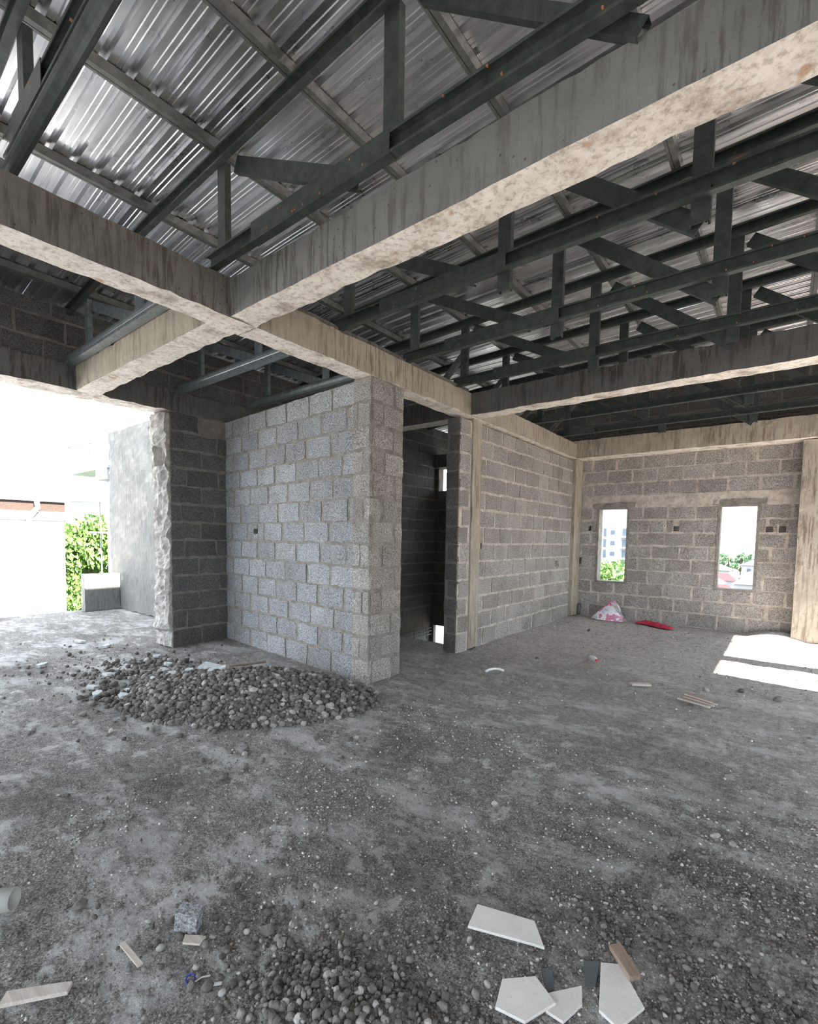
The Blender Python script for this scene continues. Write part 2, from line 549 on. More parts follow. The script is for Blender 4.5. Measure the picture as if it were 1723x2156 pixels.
def block_wall(name, frame, face, u0, u1, z0, z1, th, bmat, mmat, openings=(), holes=(), seed=1, offset=0.0,
               skip=None, proud=(0.006, 0.014), root=None, gap=(0.030, 0.055), blocklen=BLOCKLEN, zbase=0.0, kind='structure', plaster=()):
    """mortar core plus every single block as its own mesh, proud of the joints"""
    rng = random.Random(seed)
    zlow = z0 - 0.06 if z0 == 0 else z0
    us = {u0, u1}; zs = {zlow, z1}
    allo = [tuple(o) for o in openings] + [(h[0] - h[2], h[0] + h[2], h[1] - h[2] * h[3], h[1] + h[2] * h[3]) for h in holes]
    for a, b_, c, d in allo:
        for q in (a, b_):
            if u0 < q < u1: us.add(q)
        for q in (c, d):
            if z0 < q < z1: zs.add(q)
    us = sorted(us); zs = sorted(zs)
    mb = MB()
    def put(ua, ub, n0, n1, za, zb):
        if frame == '-y': mb.box(ua, ub, face - n1, face - n0, za, zb)
        elif frame == '+y': mb.box(ua, ub, face + n0, face + n1, za, zb)
        elif frame == '+x': mb.box(face + n0, face + n1, ua, ub, za, zb)
        else: mb.box(face - n1, face - n0, ua, ub, za, zb)
    for i in range(len(us) - 1):
        for k in range(len(zs) - 1):
            cu = (us[i] + us[i + 1]) / 2; cz = (zs[k] + zs[k + 1]) / 2
            if any(a < cu < b_ and c < cz < d for a, b_, c, d in openings):
                continue
            ih = [h for h in holes if abs(cu - h[0]) < h[2] and abs(cz - h[1]) < h[2] * h[3]]
            if ih:
                if not ih[0][4]:
                    put(us[i], us[i + 1], -th, -th + 0.03, zs[k], zs[k + 1])
                continue
            put(us[i], us[i + 1], -th, 0, zs[k], zs[k + 1])
    wall = mb.make(name, mmat, root)
    if root is None: wall['kind'] = kind
    for c in range(int((z1 - zbase) / COURSE) + 1):
        za = zbase + c * COURSE + rng.uniform(0.011, 0.021); zb = zbase + (c + 1) * COURSE - rng.uniform(0.011, 0.021)
        if c == 0: za = zbase + 0.0
        za = max(za, z0); zb = min(zb, z1 - 0.004)
        if zb - za < 0.07: continue
        u = u0 - (blocklen * 0.5 if c % 2 else 0.0) - offset + rng.uniform(-0.03, 0.03)
        while u < u1:
            L = blocklen * rng.uniform(0.94, 1.05)
            g = rng.uniform(*gap)
            segs = [(max(u + g / 2, u0 + 0.004), min(u + L - g / 2, u1 - 0.004))]
            u += L
            extra = []
            for h in holes:
                ha, hb, h0, h1 = h[0] - h[2], h[0] + h[2], h[1] - h[2] * h[3], h[1] + h[2] * h[3]
                if h1 <= za + 0.03 or h0 >= zb - 0.03: continue
                e0, e1 = max(segs[0][0], ha - 0.006), min(segs[0][1], hb + 0.006)
                if e1 - e0 > 0.05:
                    if h0 - za > 0.04: extra.append((e0, e1, za, h0))
                    if zb - h1 > 0.04: extra.append((e0, e1, h1, zb))
            for a, b_, cz0, cz1 in allo:
                if cz1 <= za + 0.03 or cz0 >= zb - 0.03: continue
                ns = []
                for s0, s1 in segs:
                    if b_ <= s0 or a >= s1: ns.append((s0, s1)); continue
                    if a - s0 > 0.05: ns.append((s0, a - 0.008))
                    if s1 - b_ > 0.05: ns.append((b_ + 0.008, s1))
                segs = ns
            for a, b_, cz0, cz1 in plaster:
                if cz1 <= za + 0.03 or cz0 >= zb - 0.03: continue
                ns = []
                for s0, s1 in segs:
                    if b_ <= s0 or a >= s1: ns.append((s0, s1)); continue
                    if a - s0 > 0.05: ns.append((s0, a))
                    if s1 - b_ > 0.05: ns.append((b_, s1))
                segs = ns
            for s0, s1, za_, zb_ in [(q0, q1, za, zb) for q0, q1 in segs] + extra:
                if s1 - s0 < 0.05: continue
                if skip and skip(s0, s1, za, zb): continue
                me = block_mesh(s1 - s0, zb_ - za_, bmat, rng, frame)
                o = bpy.data.objects.new('block', me)
                COL.objects.link(o)
                n = rng.uniform(*proud)
                o.location = {'-y': (s0, face - n, za_), '+y': (s0, face + n, za_), '+x': (face + n, s0, za_), '-x': (face - n, s0, za_)}[frame]
                o.parent = wall
    return wall

# ------------------------------------------------------------------ floor
def pile_h(x, y):
    def lobe(cx, cy, ax, ay, ang, h, p=1.6):
        dx, dy = x - cx, y - cy
        c, s = math.cos(ang), math.sin(ang)
        a = (dx * c + dy * s) / ax; b_ = (-dx * s + dy * c) / ay
        r = a * a + b_ * b_
        return h * max(0.0, 1 - r) ** p
    return lobe(-4.12, 2.68, 1.25, 0.78, 0.62, 0.22, 1.1) + lobe(-5.5, 2.35, 1.0, 0.62, 0.1, 0.06) + lobe(-1.10, 1.03, 0.42, 0.22, 0.55, 0.05) \
        + lobe(-0.55, 1.62, 0.6, 0.35, 0.5, 0.025) + lobe(-0.05, 10.25, 0.5, 0.35, 0, 0.12)

def floor_h(x, y):
    p = Vector((x, y, 0))
    h = noise.noise(p * 0.9) * 0.016 + noise.noise(p * 3.1 + Vector((5, 1, 0))) * 0.009 + noise.noise(p * 9.0) * 0.007 + noise.noise(p * 24.0) * 0.0075
    return h - 0.012 + pile_h(x, y)

def lin(a, b_, s):
    n = max(1, round((b_ - a) / s))
    return [a + (b_ - a) * i / n for i in range(n)]

xs = lin(-11.5, -6.9, 0.10) + lin(-6.9, -3.3, 0.045) + lin(-3.3, 0.4, 0.022) + lin(0.4, 2.9, 0.15) + [2.9]
ys = lin(-3.6, 0.3, 0.2) + lin(0.3, 3.2, 0.022) + lin(3.2, 6.0, 0.04) + lin(6.0, 10.45, 0.06) + [10.45]
V = []; Fc = []
nX, nY = len(xs), len(ys)
for x in xs:
    for y in ys:
        V.append((x, y, floor_h(x, y)))
for i in range(nX - 1):
    for j in range(nY - 1):
        x, y = (xs[i] + xs[i + 1]) / 2, (ys[j] + ys[j + 1]) / 2
        if y > 5.98 and -6.84 < x < -3.76: continue           # the stair void
        if x < -6.95 and y > 4.3: continue
        a = i * nY + j
        Fc.append((a, a + nY, a + nY + 1, a + 1))
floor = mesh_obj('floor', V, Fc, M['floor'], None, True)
floor['kind'] = 'structure'
MB().box(-11.5, -6.84, -3.6, 4.3, -0.25, -0.06).box(-6.84, -3.76, -3.6, 5.97, -0.25, -0.06).box(-3.76, 2.9, -3.6, 10.45, -0.25, -0.06).make('slab_edge', M['beam_grey'], floor)
# sunlit balcony slabs outside the right and rear sides
MB().box(2.9, 5.5, -7.0, 12.0, -0.25, -0.03).box(-11.5, 2.9, -8.0, -3.6, -0.25, -0.03).make('floor_balcony', M['plaster'])['kind'] = 'structure'

# ------------------------------------------------------------------ walls
T = 0.225
# short wall with the pale blocks, left of the pier
wall_mid = block_wall('wall_middle', '-y', 3.78, -6.90, -3.76, 0, 3.30, T, M['block'], M['mortar'], seed=11,
                      holes=[(-5.9, 1.66, 0.055, 0.75, False)], offset=0.1,
                      skip=lambda a, b_, za, zb: False)
ang_ = -math.atan2(0.22, 3.0)
wall_mid.matrix_world = Matrix.Translation((-3.76, 3.78, 0)) @ Matrix.Rotation(ang_, 4, 'Z') @ Matrix.Translation((3.76, -3.78, 0))
# pier: end of that wall, front and side face
pier = block_wall('wall_pier', '-y', 3.737, -3.755, -3.51, 0, 3.30, 0.025, M['block_warm'], M['mortar'], seed=5, blocklen=0.5, offset=0.13, gap=(0.012, 0.02))
block_wall('pier_side', '+x', -3.51, 3.765, 4.28, 0, 3.30, 0.235, M['block_warm'], M['mortar'], seed=17, blocklen=0.37, offset=0.02, root=pier)
# left outer wall, demolished at its near end
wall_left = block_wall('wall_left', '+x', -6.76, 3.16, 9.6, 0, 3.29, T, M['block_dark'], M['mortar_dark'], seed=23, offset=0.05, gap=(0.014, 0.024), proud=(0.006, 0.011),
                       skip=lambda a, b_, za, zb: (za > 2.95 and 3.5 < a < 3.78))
# jagged broken end
V = []; Fc = []
nu, nz_ = 10, 90
for k in range(nz_ + 1):
    z = 3.27 * k / nz_
    wob = noise.noise(Vector((0, 3.3, z * 1.9))) * 0.05 + noise.noise(Vector((4, 3.3, z * 7))) * 0.03
    lean = 0.03 * math.sin(z * 1.1) + (0.05 if z < 0.25 else 0)
    for i in range(nu + 1):
        t = i / nu
        x = -7.20 + 0.43 * t + noise.noise(Vector((t * 3, z * 9, 2))) * 0.02 + (wob if i in (0, 1) else wob * 0.35)
        y = 3.10 + lean - 0.05 * math.sin(math.pi * t) + noise.noise(Vector((t * 5, z * 6, 7))) * 0.05 + noise.noise(Vector((t * 14, z * 20, 1))) * 0.025
        if 2.55 < z < 2.8 and 0.35 < t < 0.85: y += 0.12
        V.append((x, y, z))
for k in range(nz_):
    for i in range(nu):
        a = k * (nu + 1) + i
        Fc.append((a, a + 1, a + nu + 2, a + nu + 1))
base = len(V)
for k in range(nz_ + 1):
    z = 3.27 * k / nz_
    V.append((-7.20, 3.4, z)); V.append((-6.775, 3.19, z))
for k in range(nz_):
    a0, a1 = k * (nu + 1), (k + 1) * (nu + 1)
    Fc.append((a0, a1, base + 2 * k + 2, base + 2 * k))
    b0, b1 = a0 + nu, a1 + nu
    Fc.append((b0, base + 2 * k + 1, base + 2 * k + 3, b1))
mesh_obj('broken_edge', V, Fc, M['crumble'], wall_left)
MB().box(-7.22, -7.05, 3.3, 9.6, 0, 3.29).make('outer_render', M['plaster'], wall_left)

# right-hand long wall with its two cast columns
wall_right = block_wall('wall_right', '+x', -3.57, 5.60, 9.97, 0, 3.26, 0.20, M['block_warm'], M['mortar_pale'], seed=31, offset=0.22, gap=(0.024, 0.044),
                        openings=[(5.90, 6.15, 0, 3.27)],
                        holes=[(6.24, 1.50, 0.035, 1.5, False), (9.25, 1.14, 0.08, 0.7, False)])
block_wall('wall_end', '-y', 5.585, -3.77, -3.57, 0, 3.26, 0.015, M['block_dark'], M['mortar_dark'], seed=37, blocklen=0.5, offset=0.2, root=wall_right, gap=(0.01, 0.014))

# back wall with the two window openings
WIN = [(-3.13, -2.56, 0.762, 2.275), (-0.975, -0.415, 0.762, 2.275)]
wall_back = block_wall('wall_back', '-y', 10.4, -3.75, 0.45, 0, 3.30, T, M['block_warm'], M['mortar_pale'], seed=41, openings=WIN,
                       holes=[(-3.31, 1.87, 0.035, 1.6, False), (-3.53, 1.17, 0.07, 1.0, False), (-1.68, 1.86, 0.05, 1.0, False), (-0.24, 1.85, 0.05, 1.0, False),
                              (-0.06, 1.85, 0.05, 1.1, False), (-1.87, 1.915, 0.018, 1.0, True), (-3.50, 0.13, 0.07, 1.9, False), (-1.90, 2.40, 0.03, 1.2, False)],
                       plaster=[(-3.75, 0.5, 2.29, 2.53)], gap=(0.028, 0.055))
# cement lintel band smeared over the course above the windows
rough_box('lintel_band', -3.47, 0.14, 10.385, 10.41, 2.285, 2.535, M['mortar_pale'], wall_back, 0.07, 0.008, 3, None, 0.01)
for i, (a, b_, c, d) in enumerate(WIN):
    fr = MB().box(a - 0.03, a + 0.012, 10.385, 10.63, c - 0.03, d + 0.02).box(b_ - 0.012, b_ + 0.035, 10.385, 10.63, c - 0.03, d + 0.02) \
        .box(a - 0.05, b_ + 0.05, 10.38, 10.63, d - 0.006, d + 0.03).box(a - 0.035, b_ + 0.04, 10.38, 10.64, c - 0.035, c + 0.006)
    w = fr.make('window_%d' % (i + 1), M['mortar'])
    w['kind'] = 'structure'
    rough_box('render_patch', a - 0.12, b_ + 0.13, 10.372, 10.40, d + 0.015, d + 0.12, M['mortar'], w, 0.04, 0.016, 5 + i, None, 0.02)
# block gable above the back beam, up to the roof
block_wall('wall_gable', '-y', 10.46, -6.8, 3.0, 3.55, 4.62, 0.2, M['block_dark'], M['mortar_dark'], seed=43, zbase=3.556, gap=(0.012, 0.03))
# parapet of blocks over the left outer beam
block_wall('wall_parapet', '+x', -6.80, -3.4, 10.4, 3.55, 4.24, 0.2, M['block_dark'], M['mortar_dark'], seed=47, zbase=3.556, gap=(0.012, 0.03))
MB().box(-7.50, -7.42, -3.9, 10.8, 3.7, 4.34).make('trim_3', M['beam_dark'])['kind'] = 'structure'
MB().box(2.25, 2.46, -3.6, 10.6, 3.6, 4.62).box(-7.1, 2.25, -3.62, -3.42, 3.6, 4.15).make('wall_upper', M['mortar_dark'])['kind'] = 'structure'
# stair hall far wall
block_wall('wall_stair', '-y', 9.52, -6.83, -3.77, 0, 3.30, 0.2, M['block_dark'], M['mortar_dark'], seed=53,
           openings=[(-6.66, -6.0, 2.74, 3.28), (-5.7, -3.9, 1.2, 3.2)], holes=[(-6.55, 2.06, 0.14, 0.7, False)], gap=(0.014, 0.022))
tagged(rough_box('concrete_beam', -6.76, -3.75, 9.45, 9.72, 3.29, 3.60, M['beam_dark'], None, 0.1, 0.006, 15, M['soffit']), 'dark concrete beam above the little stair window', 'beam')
# below floor level in the stair void
rough_box('trim_1', -7.0, -6.8, 5.98, 9.6, -0.53, 0.0, M['beam_brown'], None, 0.12, 0.006, 61)['kind'] = 'structure'
rough_box('trim_2', -6.8, -3.76, 9.5, 9.7, -0.53, 0.0, M['beam_dark'], None, 0.12, 0.006, 62)['kind'] = 'structure'
MB().box(-7.0, -6.83, 5.9, 9.6, -3.3, -0.53).box(-6.83, -6.72, 9.5, 9.6, -3.3, -0.53).box(-5.2, -3.76, 9.5, 9.6, -3.3, -0.53) \
    .box(-7.0, -3.7, 5.8, 5.97, -3.3, -0.25).box(-3.76, -3.6, 5.9, 9.7, -3.3, -0.06).make('wall_lower', M['plaster'])['kind'] = 'structure'
MB().box(-7.2, -3.5, 5.8, 12, -3.4, -3.3).make('floor_lower', M['plaster'])['kind'] = 'structure'
# unseen room sides; sun and sky openings, some added to brighten the room
MB().box(2.24, 2.46, -3.6, -2.6, 0, 3.3).box(2.24, 2.46, -0.2, 2.8, 0, 3.3).box(2.24, 2.46, 2.8, 6.4, 1.95, 3.3).box(2.24, 2.46, 6.4, 6.8, 0, 3.3).box(2.24, 2.46, 7.66, 8.0, 0, 3.3).box(2.24, 2.46, 10.0, 10.45, 0, 3.3) \
    .make('wall_side', M['mortar'])['kind'] = 'structure'
MB().box(-7.05, -6.83, -3.6, -2.4, 0, 3.3).box(-7.0, -5.4, -3.6, -3.4, 0, 3.3).box(-1.8, -1.4, -3.6, -3.4, 0, 3.3).box(1.6, 2.24, -3.6, -3.4, 0, 3.3) \
    .make('wall_rear', M['mortar'])['kind'] = 'structure'
MB().box(0.45, 2.46, 10.4, 10.6, 0, 3.3).make('wall_far', M['mortar'])['kind'] = 'structure'

# ------------------------------------------------------------------ concrete frame
def frame_part(o, label, cat):
    return tagged(o, label, cat)

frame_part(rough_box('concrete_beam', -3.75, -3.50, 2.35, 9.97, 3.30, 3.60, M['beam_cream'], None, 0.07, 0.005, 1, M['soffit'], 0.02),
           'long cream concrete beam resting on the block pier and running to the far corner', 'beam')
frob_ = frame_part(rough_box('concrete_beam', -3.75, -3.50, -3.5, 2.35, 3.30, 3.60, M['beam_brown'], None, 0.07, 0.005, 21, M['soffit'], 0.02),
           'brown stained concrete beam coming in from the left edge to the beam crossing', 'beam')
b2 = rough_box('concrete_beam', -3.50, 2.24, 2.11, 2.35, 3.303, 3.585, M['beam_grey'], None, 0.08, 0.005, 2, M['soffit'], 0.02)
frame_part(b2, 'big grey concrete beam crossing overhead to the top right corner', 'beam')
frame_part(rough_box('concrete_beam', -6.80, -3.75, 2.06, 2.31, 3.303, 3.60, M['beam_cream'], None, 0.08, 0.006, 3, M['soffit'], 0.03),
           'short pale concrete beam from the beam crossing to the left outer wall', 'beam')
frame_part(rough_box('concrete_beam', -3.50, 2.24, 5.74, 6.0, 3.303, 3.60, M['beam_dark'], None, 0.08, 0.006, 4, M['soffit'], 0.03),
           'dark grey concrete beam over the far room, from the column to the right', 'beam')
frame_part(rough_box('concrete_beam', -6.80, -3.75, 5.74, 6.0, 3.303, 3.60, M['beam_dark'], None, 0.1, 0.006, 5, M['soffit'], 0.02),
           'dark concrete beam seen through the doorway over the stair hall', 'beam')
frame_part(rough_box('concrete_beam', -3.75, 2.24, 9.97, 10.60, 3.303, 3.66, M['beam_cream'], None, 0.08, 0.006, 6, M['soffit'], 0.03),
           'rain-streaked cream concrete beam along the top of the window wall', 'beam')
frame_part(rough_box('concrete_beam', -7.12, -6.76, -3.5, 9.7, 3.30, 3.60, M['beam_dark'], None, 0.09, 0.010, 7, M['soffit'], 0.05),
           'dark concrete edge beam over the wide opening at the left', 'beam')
rough_box('mortar_ledge', -3.74, -3.53, 2.4, 5.72, 3.59, 3.655, M['beam_brown'], bpy.data.objects['concrete_beam'], 0.08, 0.008, 8, None, 0.02)
frame_part(rough_box('concrete_column', -3.76, -3.545, 5.90, 6.15, 0, 3.30, M['beam_cream'], None, 0.07, 0.007, 9, None, 0.02),
           'narrow cream concrete column set in the wall right of the doorway', 'column')
frame_part(rough_box('concrete_column', -3.76, -3.50, 9.975, 10.38, 0, 3.30, M['beam_cream'], None, 0.07, 0.006, 10, None, 0.02),
           'pale concrete column in the corner where the window wall begins', 'column')
frame_part(rough_box('concrete_column', 0.14, 0.50, 10.08, 10.40, 0, 3.30, M['beam_cream'], None, 0.07, 0.008, 11, None, 0.03),
           'pale chipped concrete column at the right end of the window wall', 'column')
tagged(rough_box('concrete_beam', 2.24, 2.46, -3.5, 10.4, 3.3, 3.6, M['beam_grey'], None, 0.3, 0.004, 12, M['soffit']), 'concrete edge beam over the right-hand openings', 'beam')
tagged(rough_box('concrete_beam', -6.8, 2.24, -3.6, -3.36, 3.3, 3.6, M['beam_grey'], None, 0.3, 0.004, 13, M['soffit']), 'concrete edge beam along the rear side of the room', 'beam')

# ------------------------------------------------------------------ roof
def zr(x):
    """underside of the rafters"""
    return 4.36 + 0.025 * (x + 3.5) if x >= -4.7 else 4.33 + 0.08 * (x + 4.7)
RH = 0.105; PH = 0.07
def zs_(x): return zr(x) + RH + PH + 0.004

ceiling = empty('ceiling', (0, 0, 4.5)); ceiling['kind'] = 'structure'
PITCH = 0.157
prof = [(0.0, 0.0), (0.030, 0.0), (0.034, 0.004), (0.040, 0.0), (0.066, 0.0), (0.070, 0.004), (0.076, 0.0), (0.098, 0.0), (0.108, 0.032), (0.134, 0.032), (0.146, 0.0)]
y = -3.9; k = 0
while y < 10.7:
    # one long sheet, five ribs wide, a little out of line with its neighbour
    pts = []
    lift = 0.0015 * (k % 2)
    for r_ in range(5):
        pts += [(y + r_ * PITCH + a, b_ + lift) for a, b_ in prof]
    pts.append((y + 5 * PITCH + 0.03, lift))
    xsn = [-7.4 + 0.16 * i for i in range(68)] + [3.4]
    V = []
    V = []; Fc = []
    n = len(pts)
    for x in xsn:
        pu = min(abs(x - q) for q in (-6.42, -5.5, -4.57, -3.5, -2.6, -1.69, -0.83, 0.1, 1.0, 1.9, 2.8))
        for (yy, zz) in pts:
            wob = noise.noise(Vector((x * 0.9, yy * 2.2, k))) * 0.010 * min(1, pu * 3)
            dent = max(0, 1 - pu / 0.12) * noise.noise(Vector((x * 6, yy * 6, 3))) * 0.006
            V.append((x, yy, zs_(x) + zz + wob + dent))
    for i in range(len(xsn) - 1):
        for j in range(n - 1):
            a = i * n + j
            Fc.append((a, a + n, a + n + 1, a + 1))
    mesh_obj('roof_sheet', V, Fc, M['roof'], ceiling)
    y += 5 * PITCH; k += 1

t_ = 0.004
def chan(w, h, lip=0.016, t=0.0035):
    """lipped channel outline: web along v (height h) at u=0, flanges towards +u"""
    return [(0, 0), (w, 0), (w, lip), (w - t, lip), (w - t, t), (t, t), (t, h - t), (w - t, h - t), (w - t, h - lip), (w, h - lip), (w, h), (0, h)]

PX = [(-6.42, 'over the far left bay above the parapet'), (-5.5, 'over the middle of the left bay'), (-4.57, 'just left of the long beam'),
      (-3.5, 'directly above the long beam'), (-2.6, 'first one right of the long beam'), (-1.69, 'second one right of the long beam'),
      (-0.83, 'third one right of the long beam'), (0.1, 'along the right edge of the picture'), (1.0, 'outside the picture, nearer the right side'), (1.9, 'outside the picture, second from the right side'), (2.8, 'over the right side openings')]
for x, where in PX:
    z = zr(x) + RH
    mb = MB()
    hat = [(-0.045, 0), (-0.045, 0.003), (-0.028, 0.003), (-0.028, PH), (0.028, PH), (0.028, 0.003), (0.045, 0.003), (0.045, 0), (0.025, 0), (0.025, PH - 0.003), (-0.025, PH - 0.003), (-0.025, 0)]
    c = [(-0.032, PH), (-0.032, 0), (-0.012, 0), (-0.012, 0.012), (-0.006, 0.012), (-0.006, 0), (0.032, 0), (0.032, PH)]
    mb.extrude(c, (x, -3.8, z), (x, 10.45, z), (1, 0, 0), (0, 0, 1))
    tagged(mb.make('roof_purlin', M['steel_light']), 'light steel roof purlin ' + where, 'purlin')

TR = [(-1.6, 'behind the camera'), (-0.4, 'directly overhead'), (0.80, 'nearest one, across the top left corner'), (2.0, 'just in front of the big crossing beam'), (3.32, 'first behind the big crossing beam'),
      (4.37, 'second behind the big crossing beam'), (5.45, 'just in front of the dark far beam'), (6.62, 'hidden low behind the dark far beam'), (7.95, 'first over the window room'), (9.2, 'last one, nearest the window wall')]
for ti, (ty, where) in enumerate(TR):
    root = empty('roof_truss', (0, ty, 3.62))
    tagged(root, 'dark galvanised steel roof truss ' + where, 'truss', 'steel roof trusses')
    zb = 3.62 if ti != 2 else 3.73
    ch = chan(0.055, 0.115)
    # lower chord: channel open towards the camera, with a flat sleeve over its left half
    zt = -0.005
    x_l = -3.62
    MB().extrude(ch, (x_l, ty + 0.03, zb), (3.0, ty + 0.03, zb), (0, -1, 0), (0, 0, 1)).make('bottom_chord', M['steel'], root)
    if ti >= 2:
        sl = [(-0.062, -0.004), (0.0, -0.004), (0.0, 0.0), (-0.058, 0.0), (-0.058, 0.12), (0.0, 0.12), (0.0, 0.124), (-0.062, 0.124)]
        x_a, x_b = (-3.0, -1.74) if ti in (3, 4, 5, 6) else (-3.4, -2.9)
        MB().extrude(sl, (x_a, ty + 0.034, zb), (x_b, ty + 0.034, zb), (0, 1, 0), (0, 0, 1)).make('splice_sleeve', M['steel'], root)
    # rafter
    mb = MB()
    ch2 = chan(0.045, RH)
    for xa, xb in ((-4.7, 3.3),):
        mb.extrude(ch2, (xa, ty + 0.03, zr(xa)), (xb, ty + 0.03, zr(xb)), (0, -1, 0), (0, 0, 1))
    mb.make('rafter', M['steel'], root)
    MB().extrude(ch2, (-6.9, ty + 0.03, zr(-6.9)), (-4.7, ty + 0.03, zr(-4.71)), (0, -1, 0), (0, 0, 1)).make('rafter', M['steel'], root)
    # left bay: lighter chord with rolled edges
    pf = [(math.cos(a) * 0.035, math.sin(a) * 0.05 + 0.05) for a in [math.pi * 2 * i / 12 for i in range(12)]]
    if ty < 5.5:
        MB().extrude(pf, (-6.86, ty - 0.0, zb - 0.02), (-3.76, ty - 0.0, zb - 0.02), (0, 1, 0), (0, 0, 1)) \
            .extrude([(-0.045, -0.025), (0.045, -0.025), (0.045, 0.008), (-0.045, 0.008)], (-6.86, ty, zb - 0.02), (-3.76, ty, zb - 0.02), (0, 1, 0), (0, 0, 1)).make('tie_member', M['steel_blue'], root)
    if ti == 2:
        MB().extrude(pf, (-3.62, ty - 0.0, zb - 0.11), (3.0, ty, zb - 0.11), (0, 1, 0), (0, 0, 1)).make('tie_member', M['steel'], root)
    # verticals
    vx = [-3.47, -1.785, -0.5, 0.8, 2.2]
    for j, x in enumerate(vx):
        w = 0.105 if j < 3 else 0.1
        if j == 0: w = 0.10
        z0 = zb + 0.05 if (j == 0 or ti <= 3) else zb - 0.13
        cc = chan(0.05, w)
        MB().extrude([(b_ - w / 2, a) for a, b_ in cc], (x, ty + 0.032, z0), (x, ty + 0.032, zr(x) + 0.02), (1, 0, 0), (0, 1, 0)).make('vertical_strut', M['steel'], root)
    for x in (-6.32, -5.0) if ty < 5.5 else ():
        cc = chan(0.05, 0.09)
        MB().extrude([(b_ - 0.045, a) for a, b_ in cc], (x, ty + 0.04, zb + 0.03), (x, ty + 0.04, zr(x) + 0.02), (1, 0, 0), (0, 1, 0)).make('vertical_strut', M['steel_blue'], root)
    def diag(xa, za, xb, zb_, name='diagonal_brace', w=0.11, m='steel'):
        d = Vector((xb - xa, 0, zb_ - za)).normalized()
        up = Vector((-d.z, 0, d.x))
        cc = chan(0.045, w)
        MB().extrude([(b_ - w / 2, a) for a, b_ in cc], (xa, ty + 0.084, za), (xb, ty + 0.084, zb_), up, (0, 1, 0)).make(name, M[m], root)
    if ti != 2:
        diag(-3.36, 4.36, -2.06, 3.69)
        diag(-1.62, 4.42, -0.54, 3.59, w=0.075) if ti <= 3 else diag(-1.62, 4.36, -0.50, 3.50)
    diag(-0.40, 4.42, 0.75, 3.55)
    if ty < 5.5: diag(-6.25, 4.15, -5.1, 3.70, m='steel_blue')
    if ty > 5.0: diag(-3.36, 4.22, -4.0, 3.62, w=0.08, m='steel_light')
    # screws along the chord
    mb = MB()
    rs = random.Random(ti)
    for _ in range(14):
        x = rs.uniform(-3.4, 0.3); z = zb + rs.choice((0.02, 0.095))
        mb.box(x - 0.004, x + 0.004, ty - 0.034, ty - 0.024, z - 0.004, z + 0.004)
    for x in (-2.62, -1.3):
        pass
    mb.make('screws', M['orange'], root)['kind'] = 'stuff'

# ------------------------------------------------------------------ stones and gravel
def ico(sub, seed, jit=0.18):
    bm = bmesh.new()
    bmesh.ops.create_icosphere(bm, subdivisions=sub, radius=1.0)
    rs = random.Random(seed)
    for v in bm.verts:
        v.co *= 1 + rs.uniform(-jit, jit)
    V = np.array([v.co[:] for v in bm.verts]); Fc = np.array([[v.index for v in f.verts] for f in bm.faces])
    bm.free()
    return V, Fc

def scatter_mesh(name, items, shapes, mat, parent=None):
    """items: (x,y,z,size,flat,seed) -> one joined mesh"""
    rs = np.random.RandomState(3)
    Vs = []; Fs = []; off = 0
    for it in items:
        V0, F0 = shapes[rs.randint(len(shapes))]
        q = rs.normal(size=4); q /= np.linalg.norm(q)
        w, x, y, z = q
        Rm = np.array([[1 - 2 * (y * y + z * z), 2 * (x * y - z * w), 2 * (x * z + y * w)], [2 * (x * y + z * w), 1 - 2 * (x * x + z * z), 2 * (y * z - x * w)], [2 * (x * z - y * w), 2 * (y * z + x * w), 1 - 2 * (x * x + y * y)]])
        s = it[3] * np.array([rs.uniform(.8, 1.3), rs.uniform(.7, 1.1), rs.uniform(.6, 1.0)])
        P = (V0 * s) @ Rm.T
        P[:, 2] *= it[4]
        Vs.append(P + np.array(it[:3])); Fs.append(F0 + off); off += len(V0)
    V = np.concatenate(Vs).astype(np.float32); Fc = np.concatenate(Fs).astype(np.int32)
    me = bpy.data.meshes.new(name)
    me.vertices.add(len(V)); me.vertices.foreach_set('co', V.ravel())
    me.loops.add(Fc.size); me.loops.foreach_set('vertex_index', Fc.ravel())
    me.polygons.add(len(Fc)); me.polygons.foreach_set('loop_start', np.arange(0, Fc.size, 3, dtype=np.int32))
    me.update(calc_edges=True)
    me.materials.append(mat)
    o = bpy.data.objects.new(name, me); COL.objects.link(o)
    if parent: o.parent = parent
    return o

rs = random.Random(99)
SM = [ico(1, s, 0.2) for s in range(4)] 
BG = [ico(2, s, 0.09) for s in range(6)]
for q_, (V0_, F0_) in enumerate(BG):
    for r_ in range(len(V0_)):
        d_ = V0_[r_] / np.linalg.norm(V0_[r_])
        V0_[r_] *= 1 + 0.28 * noise.noise(Vector(d_) * 1.3 + Vector((q_ * 7, 0, 0)))
def pile_density(x, y):
    return pile_h(x, y)

